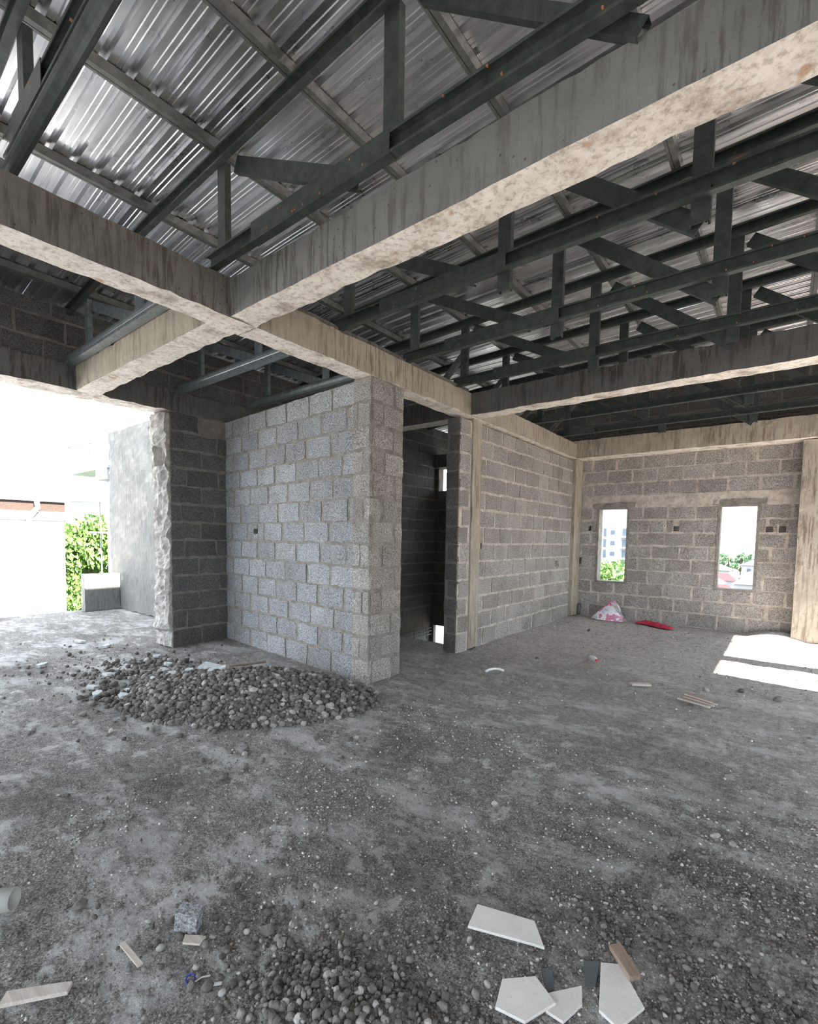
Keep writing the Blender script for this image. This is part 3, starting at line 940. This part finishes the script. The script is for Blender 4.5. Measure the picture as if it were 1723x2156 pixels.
# fine gravel lying in the dirt, densest round the heaps and at the lower right
items = []
def in_room(x, y):
    if x > -3.45: return True
    return y < 3.7 and x > -6.8
tries = 0
while len(items) < 30000 and tries < 600000:
    tries += 1
    if rs.random() < 0.62:
        x = rs.uniform(-3.2, 0.35); y = rs.uniform(0.35, 3.6)
    else:
        x = rs.uniform(-7.2, 0.4); y = rs.uniform(0.8, 9.8)
    if not in_room(x, y) and not (x < -6.8 and y < 2.9): continue
    d = 0.10 + 0.9 * max(0, noise.noise(Vector((x * 1.3, y * 1.3, 4)))) + 6 * pile_h(x, y)
    if x > -0.75 and y < 2.6: d += 0.9 * max(0, 1 - (y - 1.5) / 1.1)
    if x > -0.3 and y < 4: d += 0.35
    if rs.random() > d: continue
    dist = math.hypot(x, y)
    s = (0.0018 + 0.0050 * rs.random() ** 3) * (1 + 0.12 * dist)
    items.append((x, y, floor_h(x, y) + s * 0.35, s, 0.8))
g = scatter_mesh('gravel', items, [ico(1, 20, .25), ico(1, 21, .25)] if False else SM, M['gravel'])
tagged(g, 'fine loose gravel strewn all over the dusty floor', 'gravel', None, 'stuff')

# heap stones
def heap_spots(n, cx, cy, ax, ay, ang, smin, smax, power=2.0, seed=0):
    r2 = random.Random(seed); out = []
    while len(out) < n:
        a = r2.uniform(0, 2 * math.pi); r = math.sqrt(r2.random()) * 1.03
        dx, dy = math.cos(a) * r * ax, math.sin(a) * r * ay
        x = cx + dx * math.cos(ang) - dy * math.sin(ang); y = cy + dx * math.sin(ang) + dy * math.cos(ang)
        if x > -3.7 and y > 3.66: continue
        if y > 3.66 or x < -6.7: continue
        out.append((x, y, smin + (smax - smin) * r2.random() ** power))
    return out
spots = heap_spots(6200, -4.12, 2.68, 1.25, 0.78, 0.62, 0.007, 0.034, 3.4, 1) + heap_spots(420, -5.5, 2.35, 1.0, 0.62, 0.1, 0.009, 0.04, 2.2, 2) \
    + heap_spots(520, -4.2, 2.3, 1.3, 0.3, 0.55, 0.010, 0.042, 2.2, 3)
near = heap_spots(650, -1.12, 1.05, 0.40, 0.20, 0.55, 0.003, 0.019, 3.4, 4) + heap_spots(1500, -0.42, 1.72, 0.65, 0.45, 0.4, 0.003, 0.016, 3, 5) \
    + heap_spots(2600, -0.05, 2.1, 0.5, 0.75, 0.1, 0.003, 0.013, 3, 6) + heap_spots(160, -1.9, 0.62, 0.5, 0.2, 0.2, 0.003, 0.014, 3, 7)
rr_ = random.Random(77)
def outliers(n, cx, cy, sx, sy, smin, smax):
    out = []
    while len(out) < n:
        x = rr_.gauss(cx, sx); y = rr_.gauss(cy, sy)
        if (x > -3.7 and y > 3.66) or y > 3.66 or x < -9.5 or (x < -6.7 and y > 3.0) or x > 0.4 or y < 0.2: continue
        out.append((x, y, smin + (smax - smin) * rr_.random() ** 3))
    return out
spots += outliers(420, -4.5, 2.4, 1.1, 0.65, 0.007, 0.032) + outliers(260, -6.2, 2.3, 1.0, 0.55, 0.007, 0.03)
near += outliers(1500, -1.12, 1.03, 0.34, 0.17, 0.003, 0.019) + outliers(500, -1.2, 1.1, 0.6, 0.4, 0.003, 0.014) + outliers(420, -1.6, 2.4, 1.5, 1.2, 0.003, 0.012)
def clear_of_tiles(x, y):
    return not (-1.02 < x < -0.62 and 1.60 < y < 1.88) and not (-0.75 < x < -0.27 and 1.4 < y < 1.92)
near = [p for p in near if clear_of_tiles(p[0], p[1])]
allp = [(p[2] / math.hypot(p[0], p[1]) * 1.35, 'heap', p) for p in spots] + [(p[2] / math.hypot(p[0], p[1]) * 0.9, 'near', p) for p in near]
allp.sort(key=lambda q: -q[0])
BME = []
for i, (V0, F0) in enumerate(BG):
    me = bpy.data.meshes.new('stone'); me.from_pydata((V0 * np.array([1, .82, .7])).tolist(), [], F0.tolist()); me.materials.append(M['stone'])
    me.update(); BME.append(me)
def put_stone(x, y, s, name='stone', dz=0.0, flat=1.0):
    o = bpy.data.objects.new(name, BME[rs.randrange(6)]); COL.objects.link(o)
    o.location = (x, y, floor_h(x, y) + s * 0.5 * flat + dz)
    o.rotation_euler = (rs.uniform(-.5, .5), rs.uniform(-.5, .5), rs.uniform(0, 6.28))
    o.scale = (s, s, s * flat)
    return o
GL = {'heap': ('rounded dusty stone in the rubble heap before the block pier', 'stones of the rubble heap'),
      'foot': ('dusty grey stone in the small heap at the bottom edge, left of the tiles', 'stones of the near heap'),
      'right': ('dusty grey stone in the gravel at the lower right', 'stones in the gravel at the right'),
      'near': ('dusty grey stone in the loose rubble by the broken tiles', 'stones round the broken tiles')}
for k_, where, p in allp[:285]:
    o = put_stone(p[0], p[1], p[2])
    if where == 'near':
        where = 'near' if p[0] > -0.78 and p[1] < 2.0 and p[0] < -0.2 else ('foot' if p[0] <= -0.78 else 'right')
    tagged(o, GL[where][0], 'stone', GL[where][1])
rest = [(p[0], p[1], floor_h(p[0], p[1]) + p[2] * 0.45 + rs.random() * 0.006, p[2], 0.9) for k_, w, p in allp[285:]]
fines = [q for q in rest if q[3] < 0.013]
rest = [q for q in rest if q[3] >= 0.013]
tagged(scatter_mesh('fine_rubble', fines, [ico(1, 41, .16), ico(1, 42, .16), ico(1, 43, .2)], M['stone']), 'finest stone chips between the stones of the heaps', 'rubble', None, 'stuff')
tagged(scatter_mesh('rubble', rest, [ico(2, 31, .1), ico(2, 32, .1), ico(1, 33, .15)], M['stone']), 'small stones filling the rubble heaps', 'rubble', None, 'stuff')

# single stones lying on their own
for x, y, s, lb in [(-2.83, 1.64, 0.038, 'brown lump lying alone in the middle of the left floor'), (-4.78, 1.44, 0.035, 'lone stone left of the heap on the pale floor'),
                    (-4.69, 1.21, 0.026, 'small lone stone at the left, nearer than the heap'), (-1.31, 2.53, 0.020, 'small knobbly stone on the open floor at centre right'),
                    (-1.5, 2.5, 0.015, 'tiny dark stone near the centre of the floor'), (-0.22, 3.01, 0.026, 'pale rounded stone in a pair on the right floor'),
                    (-0.14, 3.0, 0.021, 'second pale stone of the pair on the right floor'), (-2.30, 0.66, 0.030, 'brown stone on the near floor at the far left'),
                    (-1.58, 1.10, 0.030, 'cracked stone right of the small wood offcut'), (-2.69, 8.63, 0.035, 'dark clod on the floor in front of the sack'),
                    (-2.59, 6.12, 0.028, 'dark clod near the foot of the long wall'), (-0.53, 1.79, 0.022, 'stone just behind the upright dark tile'),
                    (0.02, 6.1, 0.05, 'dark clod at the right edge by the sun patch'), (-0.3, 6.22, 0.04, 'dark clod left of the right edge near the sun patch'),
                    (-0.6, 6.0, 0.035, 'dark clod beside the splintered board'), (-4.26, 1.88, 0.05, 'stone at the near foot of the rubble heap')]:
    tagged(put_stone(x, y, s, 'stone', 0, 0.8), lb, 'stone')

# pale cement fragments round the back of the heap
frag = [(-5.5, 1.75, .07, .03), (-5.23, 1.7, .06, .035), (-5.09, 1.93, .055, .03), (-4.98, 1.84, .06, .03), (-5.15, 2.2, .05, .03), (-4.64, 2.59, .075, .035), (-5.12, 2.38, .08, .03), (-4.93, 2.47, .05, .04),
        (-5.42, 2.42, .07, .03), (-8.02, 2.41, .07, .03), (-6.92, 1.68, .06, .035), (-7.42, 2.54, .06, .03), (-6.36, 2.76, .06, .03), (-4.5, 2.62, .05, .05), (-5.8, 2.0, .06, .03), (-5.7, 2.6, .05, .03)]
for i, (x, y, s, h) in enumerate(frag):
    r2 = random.Random(i + 50)
    k_ = 5 + i % 2
    poly = []
    for a in range(k_):
        t = 2 * math.pi * a / k_ + r2.uniform(-.3, .3)
        poly.append((math.cos(t) * s * r2.uniform(.8, 1.3), math.sin(t) * s * 0.7 * r2.uniform(.7, 1.2)))
    mb = MB().prism(poly, 0, h)
    o = mb.make('cement_fragment', M['slabbit'])
    o.location = (x, y, floor_h(x, y) + 0.012)
    o.rotation_euler = (r2.uniform(-.15, .15), r2.uniform(-.15, .15), r2.uniform(0, 6))
    tagged(o, 'flat pale cement fragment lying among the stones behind the heap', 'fragment', 'cement fragments by the heap')

# ------------------------------------------------------------------ litter on the floor
def slab_on_floor(name, poly, z, th, mat, tilt=(0, 0), label=None, cat=None):
    cx = sum(p[0] for p in poly) / len(poly); cy = sum(p[1] for p in poly) / len(poly)
    P = [(p[0] - cx, p[1] - cy) for p in poly]
    n = len(P); V = []; Fc = []
    bev = 0.0015
    V += [(a, b_, 0) for a, b_ in P]
    V += [(a, b_, th - bev) for a, b_ in P]
    V += [(a * (1 - bev / 0.1), b_ * (1 - bev / 0.1), th) for a, b_ in P]
    Fc.append(tuple(reversed(range(n)))); Fc.append(tuple(2 * n + i for i in range(n)))
    for L in (0, n):
        for i in range(n):
            j = (i + 1) % n
            Fc.append((L + i, L + j, L + n + j, L + n + i))
    o = mesh_obj(name, V, Fc, mat)
    o.location = (cx, cy, z); o.rotation_euler = (tilt[0], tilt[1], 0)
    if label: tagged(o, label, cat)
    return o
def fz(x, y): return floor_h(x, y)
def up(poly, dz):
    # pull the outline slightly towards the camera foot to allow for its height above the floor
    return [(p[0] * (1 - dz / 1.6), p[1] * (1 - dz / 1.6)) for p in poly]
slab_on_floor('broken_tile', up([(-0.98, 1.76), (-0.75, 1.84), (-0.665, 1.74), (-0.71, 1.725), (-0.95, 1.63)], .035), 0.024, 0.010, M['tile'], (-0.015, 0.02), 'large pale tile offcut lying alone with one clipped corner', 'tile')
slab_on_floor('broken_tile', up([(-0.73, 1.51), (-0.64, 1.60), (-0.545, 1.55), (-0.60, 1.42), (-0.70, 1.40)], .04), 0.028, 0.010, M['tile'], (0.0, 0.02), 'pale broken tile cut off by the bottom edge, left one of the pair', 'tile')
slab_on_floor('broken_tile', up([(-0.58, 1.565), (-0.495, 1.67), (-0.47, 1.60), (-0.50, 1.50), (-0.56, 1.50)], .03), 0.018, 0.010, M['tile'], (0.0, -0.01), 'small pale tile piece at the bottom edge between two larger ones', 'tile')
slab_on_floor('broken_tile', up([(-0.47, 1.81), (-0.41, 1.85), (-0.30, 1.73), (-0.35, 1.60), (-0.42, 1.62)], .045), 0.032, 0.010, M['tile'], (0.02, 0.03), 'long pale tile strip under the wood block', 'tile')
slab_on_floor('dark_tile', up([(-0.525, 1.78), (-0.47, 1.80), (-0.455, 1.70), (-0.485, 1.68)], .03), 0.016, 0.012, M['tile_dark'], (0.12, -0.1), 'dark slate-grey tile piece left of the long pale strip', 'tile')
slab_on_floor('dark_tile', up([(-0.635, 1.65), (-0.60, 1.665), (-0.57, 1.60), (-0.585, 1.575)], .03), 0.014, 0.010, M['tile_dark'], (0.1, 0.0), 'dark slate-grey tile sliver behind the bottom tile pair', 'tile')
o = MB().box(-0.062, 0.062, -0.022, 0.022, 0, 0.02).make('wood_offcut', M['wood'])
o.location = (-0.385, 1.80, 0.052); o.rotation_euler = (0.05, 0.08, math.radians(-42)); tagged(o, 'small weathered wood block resting on the long tile strip', 'wood')
# grey block stub and wood piece under the caption area
o = rough_box('concrete_stub', -0.045, 0.045, -0.028, 0.028, 0, 0.085, M['block'], None, 0.02, 0.004, 71, None, 0.01)
o.location = (-1.83, 0.90, 0.0); o.rotation_euler = (0.05, 0.1, 0.6); tagged(o, 'grey broken concrete lump standing beside the flat wood chip', 'concrete')
slab_on_floor('wood_chip', up([(-1.80, 0.87), (-1.73, 0.92), (-1.715, 0.885), (-1.77, 0.845)], .01), 0.008, 0.008, M['wood_pale'], (0, 0.03), 'flat reddish wood chip in front of the grey lump', 'wood')
o = MB().box(-0.075, 0.075, -0.009, 0.009, 0, 0.008).make('wood_strip', M['wood_pale'])
o.location = (-1.865, 0.695, 0.006); o.rotation_euler = (0, 0.02, math.radians(2)); tagged(o, 'thin pale wood strip lying left of the blue ring', 'wood')
slab_on_floor('wood_plank', [(-1.93, 0.47), (-1.89, 0.515), (-1.86, 0.49), (-1.98, 0.33), (-2.02, 0.36)], 0.01, 0.014, M['wood_pale'], (0, 0), 'splintered plank end at the bottom left corner', 'wood')
# blue ring
V = []; Fc = []
nn = 28
for i in range(nn):
    a = 2 * math.pi * i / nn
    for r_, z in ((0.0165, 0), (0.0165, 0.009), (0.0135, 0.009), (0.0135, 0.0)):
        V.append((math.cos(a) * r_, math.sin(a) * r_, z))
for i in range(nn):
    j = (i + 1) % nn
    for q in range(4):
        p = (q + 1) % 4
        Fc.append((i * 4 + q, j * 4 + q, j * 4 + p, i * 4 + p))
o = mesh_obj('plastic_ring', V, Fc, M['blue'], None, True); o.location = (-1.61, 0.795, fz(-1.61, .795) + 0.006); o.rotation_euler = (0.35, 0.3, 0)
tagged(o, 'small blue plastic ring lying on the near floor', 'ring')
o = MB().box(-0.032, 0.032, -0.005, 0.005, 0, 0.004).make('plastic_strip', M['white']); o.location = (-1.53, 0.835, fz(-1.53, .835) + 0.004); o.rotation_euler = (0, 0, math.radians(50))
tagged(o, 'short white plastic strip right of the blue ring', 'strip')
o = MB().tube([(0, 0, 0), (0.03, 0.01, 0.002), (0.06, 0.0, 0.003)], 0.003, 6).make('twig', M['wood_pale']); o.location = (-1.585, 0.79, fz(-1.58, .8) + 0.006); o.rotation_euler = (0, 0, 1.2)
tagged(o, 'pale twig between the blue ring and the white strip', 'twig')
# grey pipe end poking in at the left edge
o = MB(); ring = 20
V = []; Fc = []
for i in range(ring):
    a = 2 * math.pi * i / ring
    for r_, z in ((0.045, 0), (0.045, 0.3), (0.039, 0.3), (0.039, 0.0)):
        V.append((math.cos(a) * r_, math.sin(a) * r_, z))
for i in range(ring):
    j = (i + 1) % ring
    for q in range(4):
        p = (q + 1) % 4
        Fc.append((i * 4 + q, j * 4 + q, j * 4 + p, i * 4 + p))
o = mesh_obj('pipe_offcut', V, Fc, M['pipe'], None, True)
o.location = (-2.66, 0.255, 0.05)
o.rotation_euler = Vector((0.7, 0.75, 0.05)).to_track_quat('Z', 'Y').to_euler()
tagged(o, 'grey plastic pipe end entering at the lower left edge', 'pipe')

# stick lying behind the heap
o = MB().box(-0.22, 0.22, -0.018, 0.018, 0, 0.025).make('wood_stick', M['wood']); o.location = (-5.05, 3.25, 0.03); o.rotation_euler = (0, 0, math.radians(70))
tagged(o, 'dark wooden stick lying behind the rubble heap', 'wood')
slab_on_floor('cement_crust', [(-5.42, 2.92), (-5.2, 3.02), (-5.22, 2.82), (-5.36, 2.78)], 0.02, 0.03, M['slabbit'], (0.15, 0.2), 'grey cement crust by the end of the dark stick', 'fragment')
# curved white offcut
o = MB().tube([(-0.13, -0.04, 0.02), (-0.07, 0.0, 0.03), (0.0, 0.015, 0.032), (0.06, 0.0, 0.03), (0.10, -0.05, 0.02)], 0.016, 8).make('pipe_offcut', M['white'], smooth=True)
o.location = (-2.69, 5.10, 0.0); o.rotation_euler = (0, 0, 0.9); tagged(o, 'curved white pipe offcut lying before the doorway', 'pipe')
slab_on_floor('tile_offcut', [(-1.29, 5.64), (-1.12, 5.76), (-1.08, 5.70), (-1.25, 5.58)], 0.012, 0.02, M['wood_pale'], (0, 0), 'narrow cream tile strip on the bright far floor', 'tile')
# splintered board: several strips held together
root = empty('splintered_board', (-0.63, 5.42, 0.02)); tagged(root, 'splintered weathered board lying near the right edge', 'wood')
for i in range(6):
    o = MB().box(-0.16 + 0.02 * (i % 3), 0.15 - 0.03 * (i % 2), -0.012, 0.012, 0, 0.012).make('splinter', M['wood'] if i % 2 else M['wood_pale'], None)
    o.parent = root; o.location = (0.01 * i, -0.07 + 0.027 * i, 0.004 * i); o.rotation_euler = (0, 0.03 * i, -0.35 + 0.06 * i)
# plastic bottle
root = empty('plastic_bottle', (-1.99, 6.52, 0.035)); tagged(root, 'clear plastic bottle with a red cap lying on the far floor', 'bottle')
prf = [(0.0, 0.0), (0.026, 0.002), (0.03, 0.02), (0.028, 0.06), (0.031, 0.10), (0.028, 0.14), (0.03, 0.16), (0.012, 0.20), (0.012, 0.215)]
def lathe(prf, n=16):
    V = []; Fc = []
    for r_, z in prf:
        for i in range(n):
            a = 2 * math.pi * i / n; V.append((math.cos(a) * r_, math.sin(a) * r_, z))
    for k_ in range(len(prf) - 1):
        for i in range(n):
            j = (i + 1) % n
            Fc.append((k_ * n + i, k_ * n + j, (k_ + 1) * n + j, (k_ + 1) * n + i))
    return V, Fc
V, Fc = lathe(prf); o = mesh_obj('bottle_body', V, Fc, mat_simple('clear_plastic', (0.75, 0.78, 0.80), 0.2, 0, 0.03), None, True); o.parent = root
V, Fc = lathe([(0.0, 0.236), (0.016, 0.236), (0.016, 0.21), (0.012, 0.21)][::-1]); o2 = mesh_obj('bottle_cap', V, Fc, M['red'], None, True); o2.parent = root; o2['label'] = 'red screw cap'
root.rotation_euler = (math.radians(88), 0, math.radians(35))

# printed sack slumped against the window wall
V = []; Fc = []
nu, nv = 40, 26
for k_ in range(nv + 1):
    t = k_ / nv
    for i in range(nu):
        a = 2 * math.pi * i / nu
        cx_ = 0.10 * t ** 1.2
        wx = 0.31 * (1 - t) ** 0.75 + 0.012; wy = 0.15 * (1 - t) ** 0.8 + 0.01
        x = cx_ + math.cos(a) * wx; yv = math.sin(a) * wy; z = 0.40 * t
        p = Vector((math.cos(a) * 1.4, math.sin(a) * 1.4, t * 2.6))
        d = noise.noise(p) * 0.07 + abs(noise.noise(p * 2.7)) * 0.035
        s = 1 + d * 2.0 * (1 - t * .5)
        V.append((cx_ + (x - cx_) * s, yv * s, z + noise.noise(p * 1.7) * 0.02 * (t > 0)))
for k_ in range(nv):
    for i in range(nu):
        j = (i + 1) % nu
        Fc.append((k_ * nu + i, k_ * nu + j, (k_ + 1) * nu + j, (k_ + 1) * nu + i))
Fc.append(tuple(nv * nu + i for i in range(nu)))
bag = empty('printed_sack', (-2.78, 10.10, 0.0)); tagged(bag, 'crumpled pink and white printed plastic sack below the left window', 'sack')
o = mesh_obj('sack_body', V, Fc, M['sack']); o.parent = bag
V = []; Fc = []
for i in range(13):
    t = i / 12
    w = 0.05 * (1 - t) + 0.012
    x = 0.12 + 0.30 * t; z = 0.36 * (1 - t) ** 1.3 + 0.012
    V += [(x - w, -0.09 - 0.05 * t, z), (x + w, -0.11 - 0.05 * t + 0.02 * math.sin(i * 2.1), z + 0.02 * math.sin(i * 1.7) * (1 - t))]
for i in range(12):
    Fc.append((2 * i, 2 * i + 1, 2 * i + 3, 2 * i + 2))
o = mesh_obj('sack_flap', V, Fc, mat_simple('clear_film', (0.62, 0.60, 0.62), 0.3)); o.parent = bag
# red cloth
V = []; Fc = []
nu, nv = 34, 12
for i in range(nu + 1):
    for k_ in range(nv + 1):
        u = i / nu; v = k_ / nv
        x = -0.37 + 0.74 * u; yv = (-0.11 + 0.22 * v) * (0.6 + 0.5 * math.sin(u * 3.1)) + 0.05 * math.sin(u * 5)
        p = Vector((u * 6, v * 3, 1))
        e = math.sin(math.pi * v) ** .5 * math.sin(math.pi * u) ** .3
        z = 0.012 + e * (0.03 + abs(noise.noise(p)) * 0.07 + abs(noise.noise(p * 2.3)) * 0.03)
        V.append((x, yv, z))
for i in range(nu):
    for k_ in range(nv):
        a = i * (nv + 1) + k_
        Fc.append((a, a + nv + 1, a + nv + 2, a + 1))
o = mesh_obj('red_cloth', V, Fc, M['red'], None, True); o.location = (-1.88, 9.93, 0.0); o.rotation_euler = (0, 0, -0.35)
sm = o.modifiers.new('thick', 'SOLIDIFY'); sm.thickness = 0.004
tagged(o, 'crumpled red cloth lying below the window wall', 'cloth')

# steel rods hanging in the stair void under the brown band
root = empty('reinforcement_rods', (-6.7, 8.0, -0.6)); tagged(root, 'dark reinforcement rods in the stair void seen through the doorway', 'rods')
for dy, z in ((0, -0.60), (0.0, -0.68), (0.0, -0.76)):
    MB().tube([(-6.72, 5.98, z - .05), (-6.72, 9.4, z + 0.02)], 0.012, 6).make('rod', M['steel'], root)
for q in range(7):
    MB().tube([(-6.72, 6.3 + q * 0.48, -0.55), (-6.72, 6.35 + q * 0.48, -0.84)], 0.01, 5).make('rod', M['steel'], root)
# small white switch box in the dark stair wall
o = MB().box(-6.82, -6.80, 9.0, 9.13, 1.18, 1.26).make('conduit_box', M['white']); tagged(o, 'small white conduit box on the dark stair wall', 'box')
# conduit ends in the window wall
V, Fc = lathe([(0.022, 0.0), (0.022, 0.03), (0.015, 0.03), (0.015, 0.0)], 14)
o = mesh_obj('conduit_end', V, Fc, M['white'], None, True); o.location = (-1.87, 10.40, 1.915); o.rotation_euler = (math.radians(90), 0, 0)
tagged(o, 'white round conduit end poking from the wall between the windows', 'pipe')
# dark pipe at the foot of the corner column
o = MB().tube([(-3.47, 10.36, 0.0), (-3.47, 10.36, 0.22)], 0.035, 10).make('drain_pipe', M['tile_dark'], smooth=True)
tagged(o, 'short black pipe standing in the corner by the pale column', 'pipe')

# ------------------------------------------------------------------ terrace and neighbours at the left
tagged(rough_box('terrace_wall', -11.55, -7.2, 4.08, 4.28, 0, 3.74, M['plaster'], None, 0.09, 0.010, 81, None, 0.05), 'weathered grey plastered wall on the terrace beyond the broken edge', 'wall')
tw = rough_box('terrace_parapet', -11.28, -11.08, 3.42, 4.08, 0, 0.76, M['plaster'], None, 0.07, 0.006, 82, None, 0.02)
tagged(tw, 'low plastered parapet stub at the end of the terrace wall', 'parapet')

def tree(name, cx, cy, base, top, rx, ry, nleaf, lmat, label, seed, leaf=0.16, nb=26):
    r2 = random.Random(seed)
    root = empty(name, (cx, cy, base)); tagged(root, label, 'tree')
    MB().tube([(cx, cy, base), (cx + .1, cy, base + (top - base) * .5), (cx, cy, base + (top - base) * .8)], 0.12 * (top - base) / 6, 8).make('trunk', M['bark'], root)
    blobs = []
    for _ in range(nb):
        a = r2.uniform(0, 6.28); r = math.sqrt(r2.random()); h = r2.random()
        z = base + (top - base) * (0.30 + 0.62 * h)
        k_ = math.sin(math.pi * min(1, 0.25 + 0.7 * h)) ** .6
        blobs.append((cx + math.cos(a) * r * rx * k_, cy + math.sin(a) * r * ry * k_, z, r2.uniform(.22, .38) * rx))
    V = []; Fc = []
    for _ in range(nleaf):
        b_ = blobs[r2.randrange(nb)]
        d = Vector((r2.gauss(0, 1), r2.gauss(0, 1), r2.gauss(0, 1))).normalized() * b_[3] * r2.uniform(.6, 1.05)
        p = Vector(b_[:3]) + d
        if p.z > top: continue
        q = Euler((r2.uniform(0, 6.28), r2.uniform(0, 6.28), r2.uniform(0, 6.28))).to_matrix()
        s = leaf * r2.uniform(.6, 1.2)
        i0 = len(V)
        for c in ((-s, 0, 0), (0, -s * .45, 0), (s, 0, 0), (0, s * .45, 0)):
            V.append(tuple(p + q @ Vector(c)))
        Fc.append((i0, i0 + 1, i0 + 2, i0 + 3))
    o = mesh_obj('foliage', V, Fc, lmat, root)
    o['kind'] = 'stuff'
tree('garden_tree', -25.0, 7.9, -6.5, 2.55, 2.3, 2.0, 16000, M['leaf'], 'bright green leafy tree seen beyond the terrace at the left', 1, 0.15, 60)
tree('garden_tree', -6.9, 25.0, -8.0, 0.85, 2.2, 2.0, 14000, M['leaf'], 'bright green tree crown seen low through the left window', 2, 0.14, 60)

# neighbouring house with gutter and downpipe
nh = empty('neighbour_house', (-18, 4, -10)); tagged(nh, 'white neighbouring house with brown fascia and gutter at the far left', 'house')
MB().box(-28, -18, -12, 5.05, -12, 2.0).make('wall', M['wall_white'], nh)
MB().box(-18.05, -17.92, -12, 5.06, 2.24, 2.53).make('fascia', M['fascia'], nh)
MB().box(-28, -17.85, -12, 5.10, 2.54, 2.60).make('roof_edge', M['gutter'], nh)
MB().box(-18.02, -17.86, -12, 5.06, 1.97, 2.22).make('gutter', M['gutter'], nh)
MB().tube([(-17.9, 4.33, 2.62), (-17.78, 4.33, 2.35), (-17.85, 4.15, 2.05), (-17.93, 4.12, 1.85), (-17.93, 4.12, -8)], 0.07, 8).make('downpipe', M['white'], nh)
# scaffolding and porch beside the terrace wall
sc_ = empty('scaffold', (-16.5, 5.5, -6)); tagged(sc_, 'steel tube scaffolding rising behind the plastered terrace wall', 'scaffold')
MB().tube([(-17.0, 5.5, 4.30), (-12.66, 5.5, 4.42)], 0.03, 6).make('ledger_tube', M['gutter'], sc_)
MB().tube([(-19.2, 5.5, 4.46), (-16.3, 5.5, 4.33)], 0.03, 6).make('ledger_tube', M['gutter'], sc_)
MB().tube([(-19.2, 5.5, 4.44), (-17.1, 5.5, 4.08)], 0.03, 6).make('ledger_tube', M['gutter'], sc_)
MB().tube([(-18.8, 5.5, 2.64), (-15.87, 5.5, 2.54)], 0.03, 6).make('ledger_tube', M['gutter'], sc_)
MB().tube([(-17.2, 5.5, 1.62), (-15.8, 5.5, 1.61)], 0.03, 6).make('ledger_tube', M['gutter'], sc_)
MB().tube([(-13.5, 5.5, 4.40), (-13.5, 5.5, 4.9)], 0.03, 6).make('standard_tube', M['gutter'], sc_)
MB().tube([(-16.35, 5.5, 3.6), (-16.05, 5.5, -8)], 0.02, 6).make('standard_tube', M['gutter'], sc_)
po = empty('porch_post', (-16.0, 5.9, -8)); tagged(po, 'pale blue-grey porch post with a flat canopy beside the terrace wall', 'post')
MB().box(-16.35, -15.95, 5.7, 6.1, -8, 3.2).make('post', M['gutter'], po)
MB().box(-18.9, -15.6, 5.5, 6.2, 3.52, 3.60).make('canopy', M['gutter'], po)
MB().box(-16.6, -15.7, 5.5, 6.2, 3.2, 3.52).make('capital', M['gutter'], po)

# ------------------------------------------------------------------ view through the windows
MB().box(-400, 400, -200, 700, -12.2, -12).make('ground', M['ground'])['kind'] = 'structure'
ap = empty('apartment_building', (-37, 140, -12)); tagged(ap, 'white apartment block with grey windows seen through the left window', 'building')
MB().box(-60, -33.2, 140, 155, -12, 12).make('wall', M['town'], ap)
for zf in (4.1, 1.1, -1.9, -4.9):
    for (xa, xb, h) in ((-40.6, -39.9, 2.2), (-38.7, -37.6, 1.1), (-35.6, -34.2, 2.0)):
        MB().box(xa, xb, 139.9, 140.1, zf - h / 2, zf + h / 2).make('window', M['pane'], ap)
    MB().box(-36.0, -33.0, 138.8, 140.0, zf - 1.5, zf - 1.3).make('balcony', M['town'], ap)
r2 = random.Random(4)
hs = [(-8.6, 96, 4.6, 'red', 'red-roofed house seen low in the right window'), (-3.6, 84, 5.0, 'blue', 'grey-roofed house nearest at the foot of the right window'),
      (-12.6, 110, 6, 'blue', 'grey-roofed house at the left of the right window view'), (-4.5, 112, 6, 'blue', 'grey-roofed house behind the nearest one'),
      (-11.5, 128, 6, 'red', 'smaller red-roofed house farther back in the right window'), (-4.5, 135, 8, 'blue', 'long low grey roof in the middle of the town'),
      (-16.0, 152, 9, 'blue', 'farther pale house at the left of the town'), (-5.5, 172, 9, 'blue', 'farthest pale house before the tree line')]
for x, y_, w, rc, lb in hs:
    x = x * 1.0
    zg = -12.0; ze = -12 + 3.2 + (0 if y_ > 120 else 1.2) + (y_ - 84) * 0.045
    h = empty('town_house', (x, y_, zg)); tagged(h, lb, 'house')
    MB().box(x - w / 2, x + w / 2, y_, y_ + w, zg, ze).make('wall', M['town'], h)
    mb = MB()
    mb.v += [(x - w / 2 - .5, y_ - .5, ze), (x + w / 2 + .5, y_ - .5, ze), (x + w / 2 + .5, y_ + w + .5, ze), (x - w / 2 - .5, y_ + w + .5, ze), (x - w / 4, y_ + w / 2, ze + 1.5), (x + w / 4, y_ + w / 2, ze + 1.5)]
    mb.f += [(0, 1, 5, 4), (1, 2, 5), (2, 3, 4, 5), (3, 0, 4), (3, 2, 1, 0)]; mb.mi += [0] * 5
    mb.make('roof', M['roof_red'] if rc == 'red' else M['roof_blue'], h)
    for q in (-0.3, 0.25):
        MB().box(x + q * w - .5, x + q * w + .5, y_ - 0.05, y_ + 0.05, ze - 2.2, ze - 1.0).make('window', M['pane'], h)
for i in range(6):
    x = -21.5 + i * 3.0
    tree('distant_tree', x, 200 + (i % 2) * 9, -12, -0.9 + r2.uniform(-.9, .9), 1.9, 1.9, 1500, M['leaf_far'],
         ['leftmost', 'second', 'third', 'fourth', 'fifth', 'rightmost'][i] + ' hazy tree from the left in the distant tree line', 100 + i, 0.5, 16)
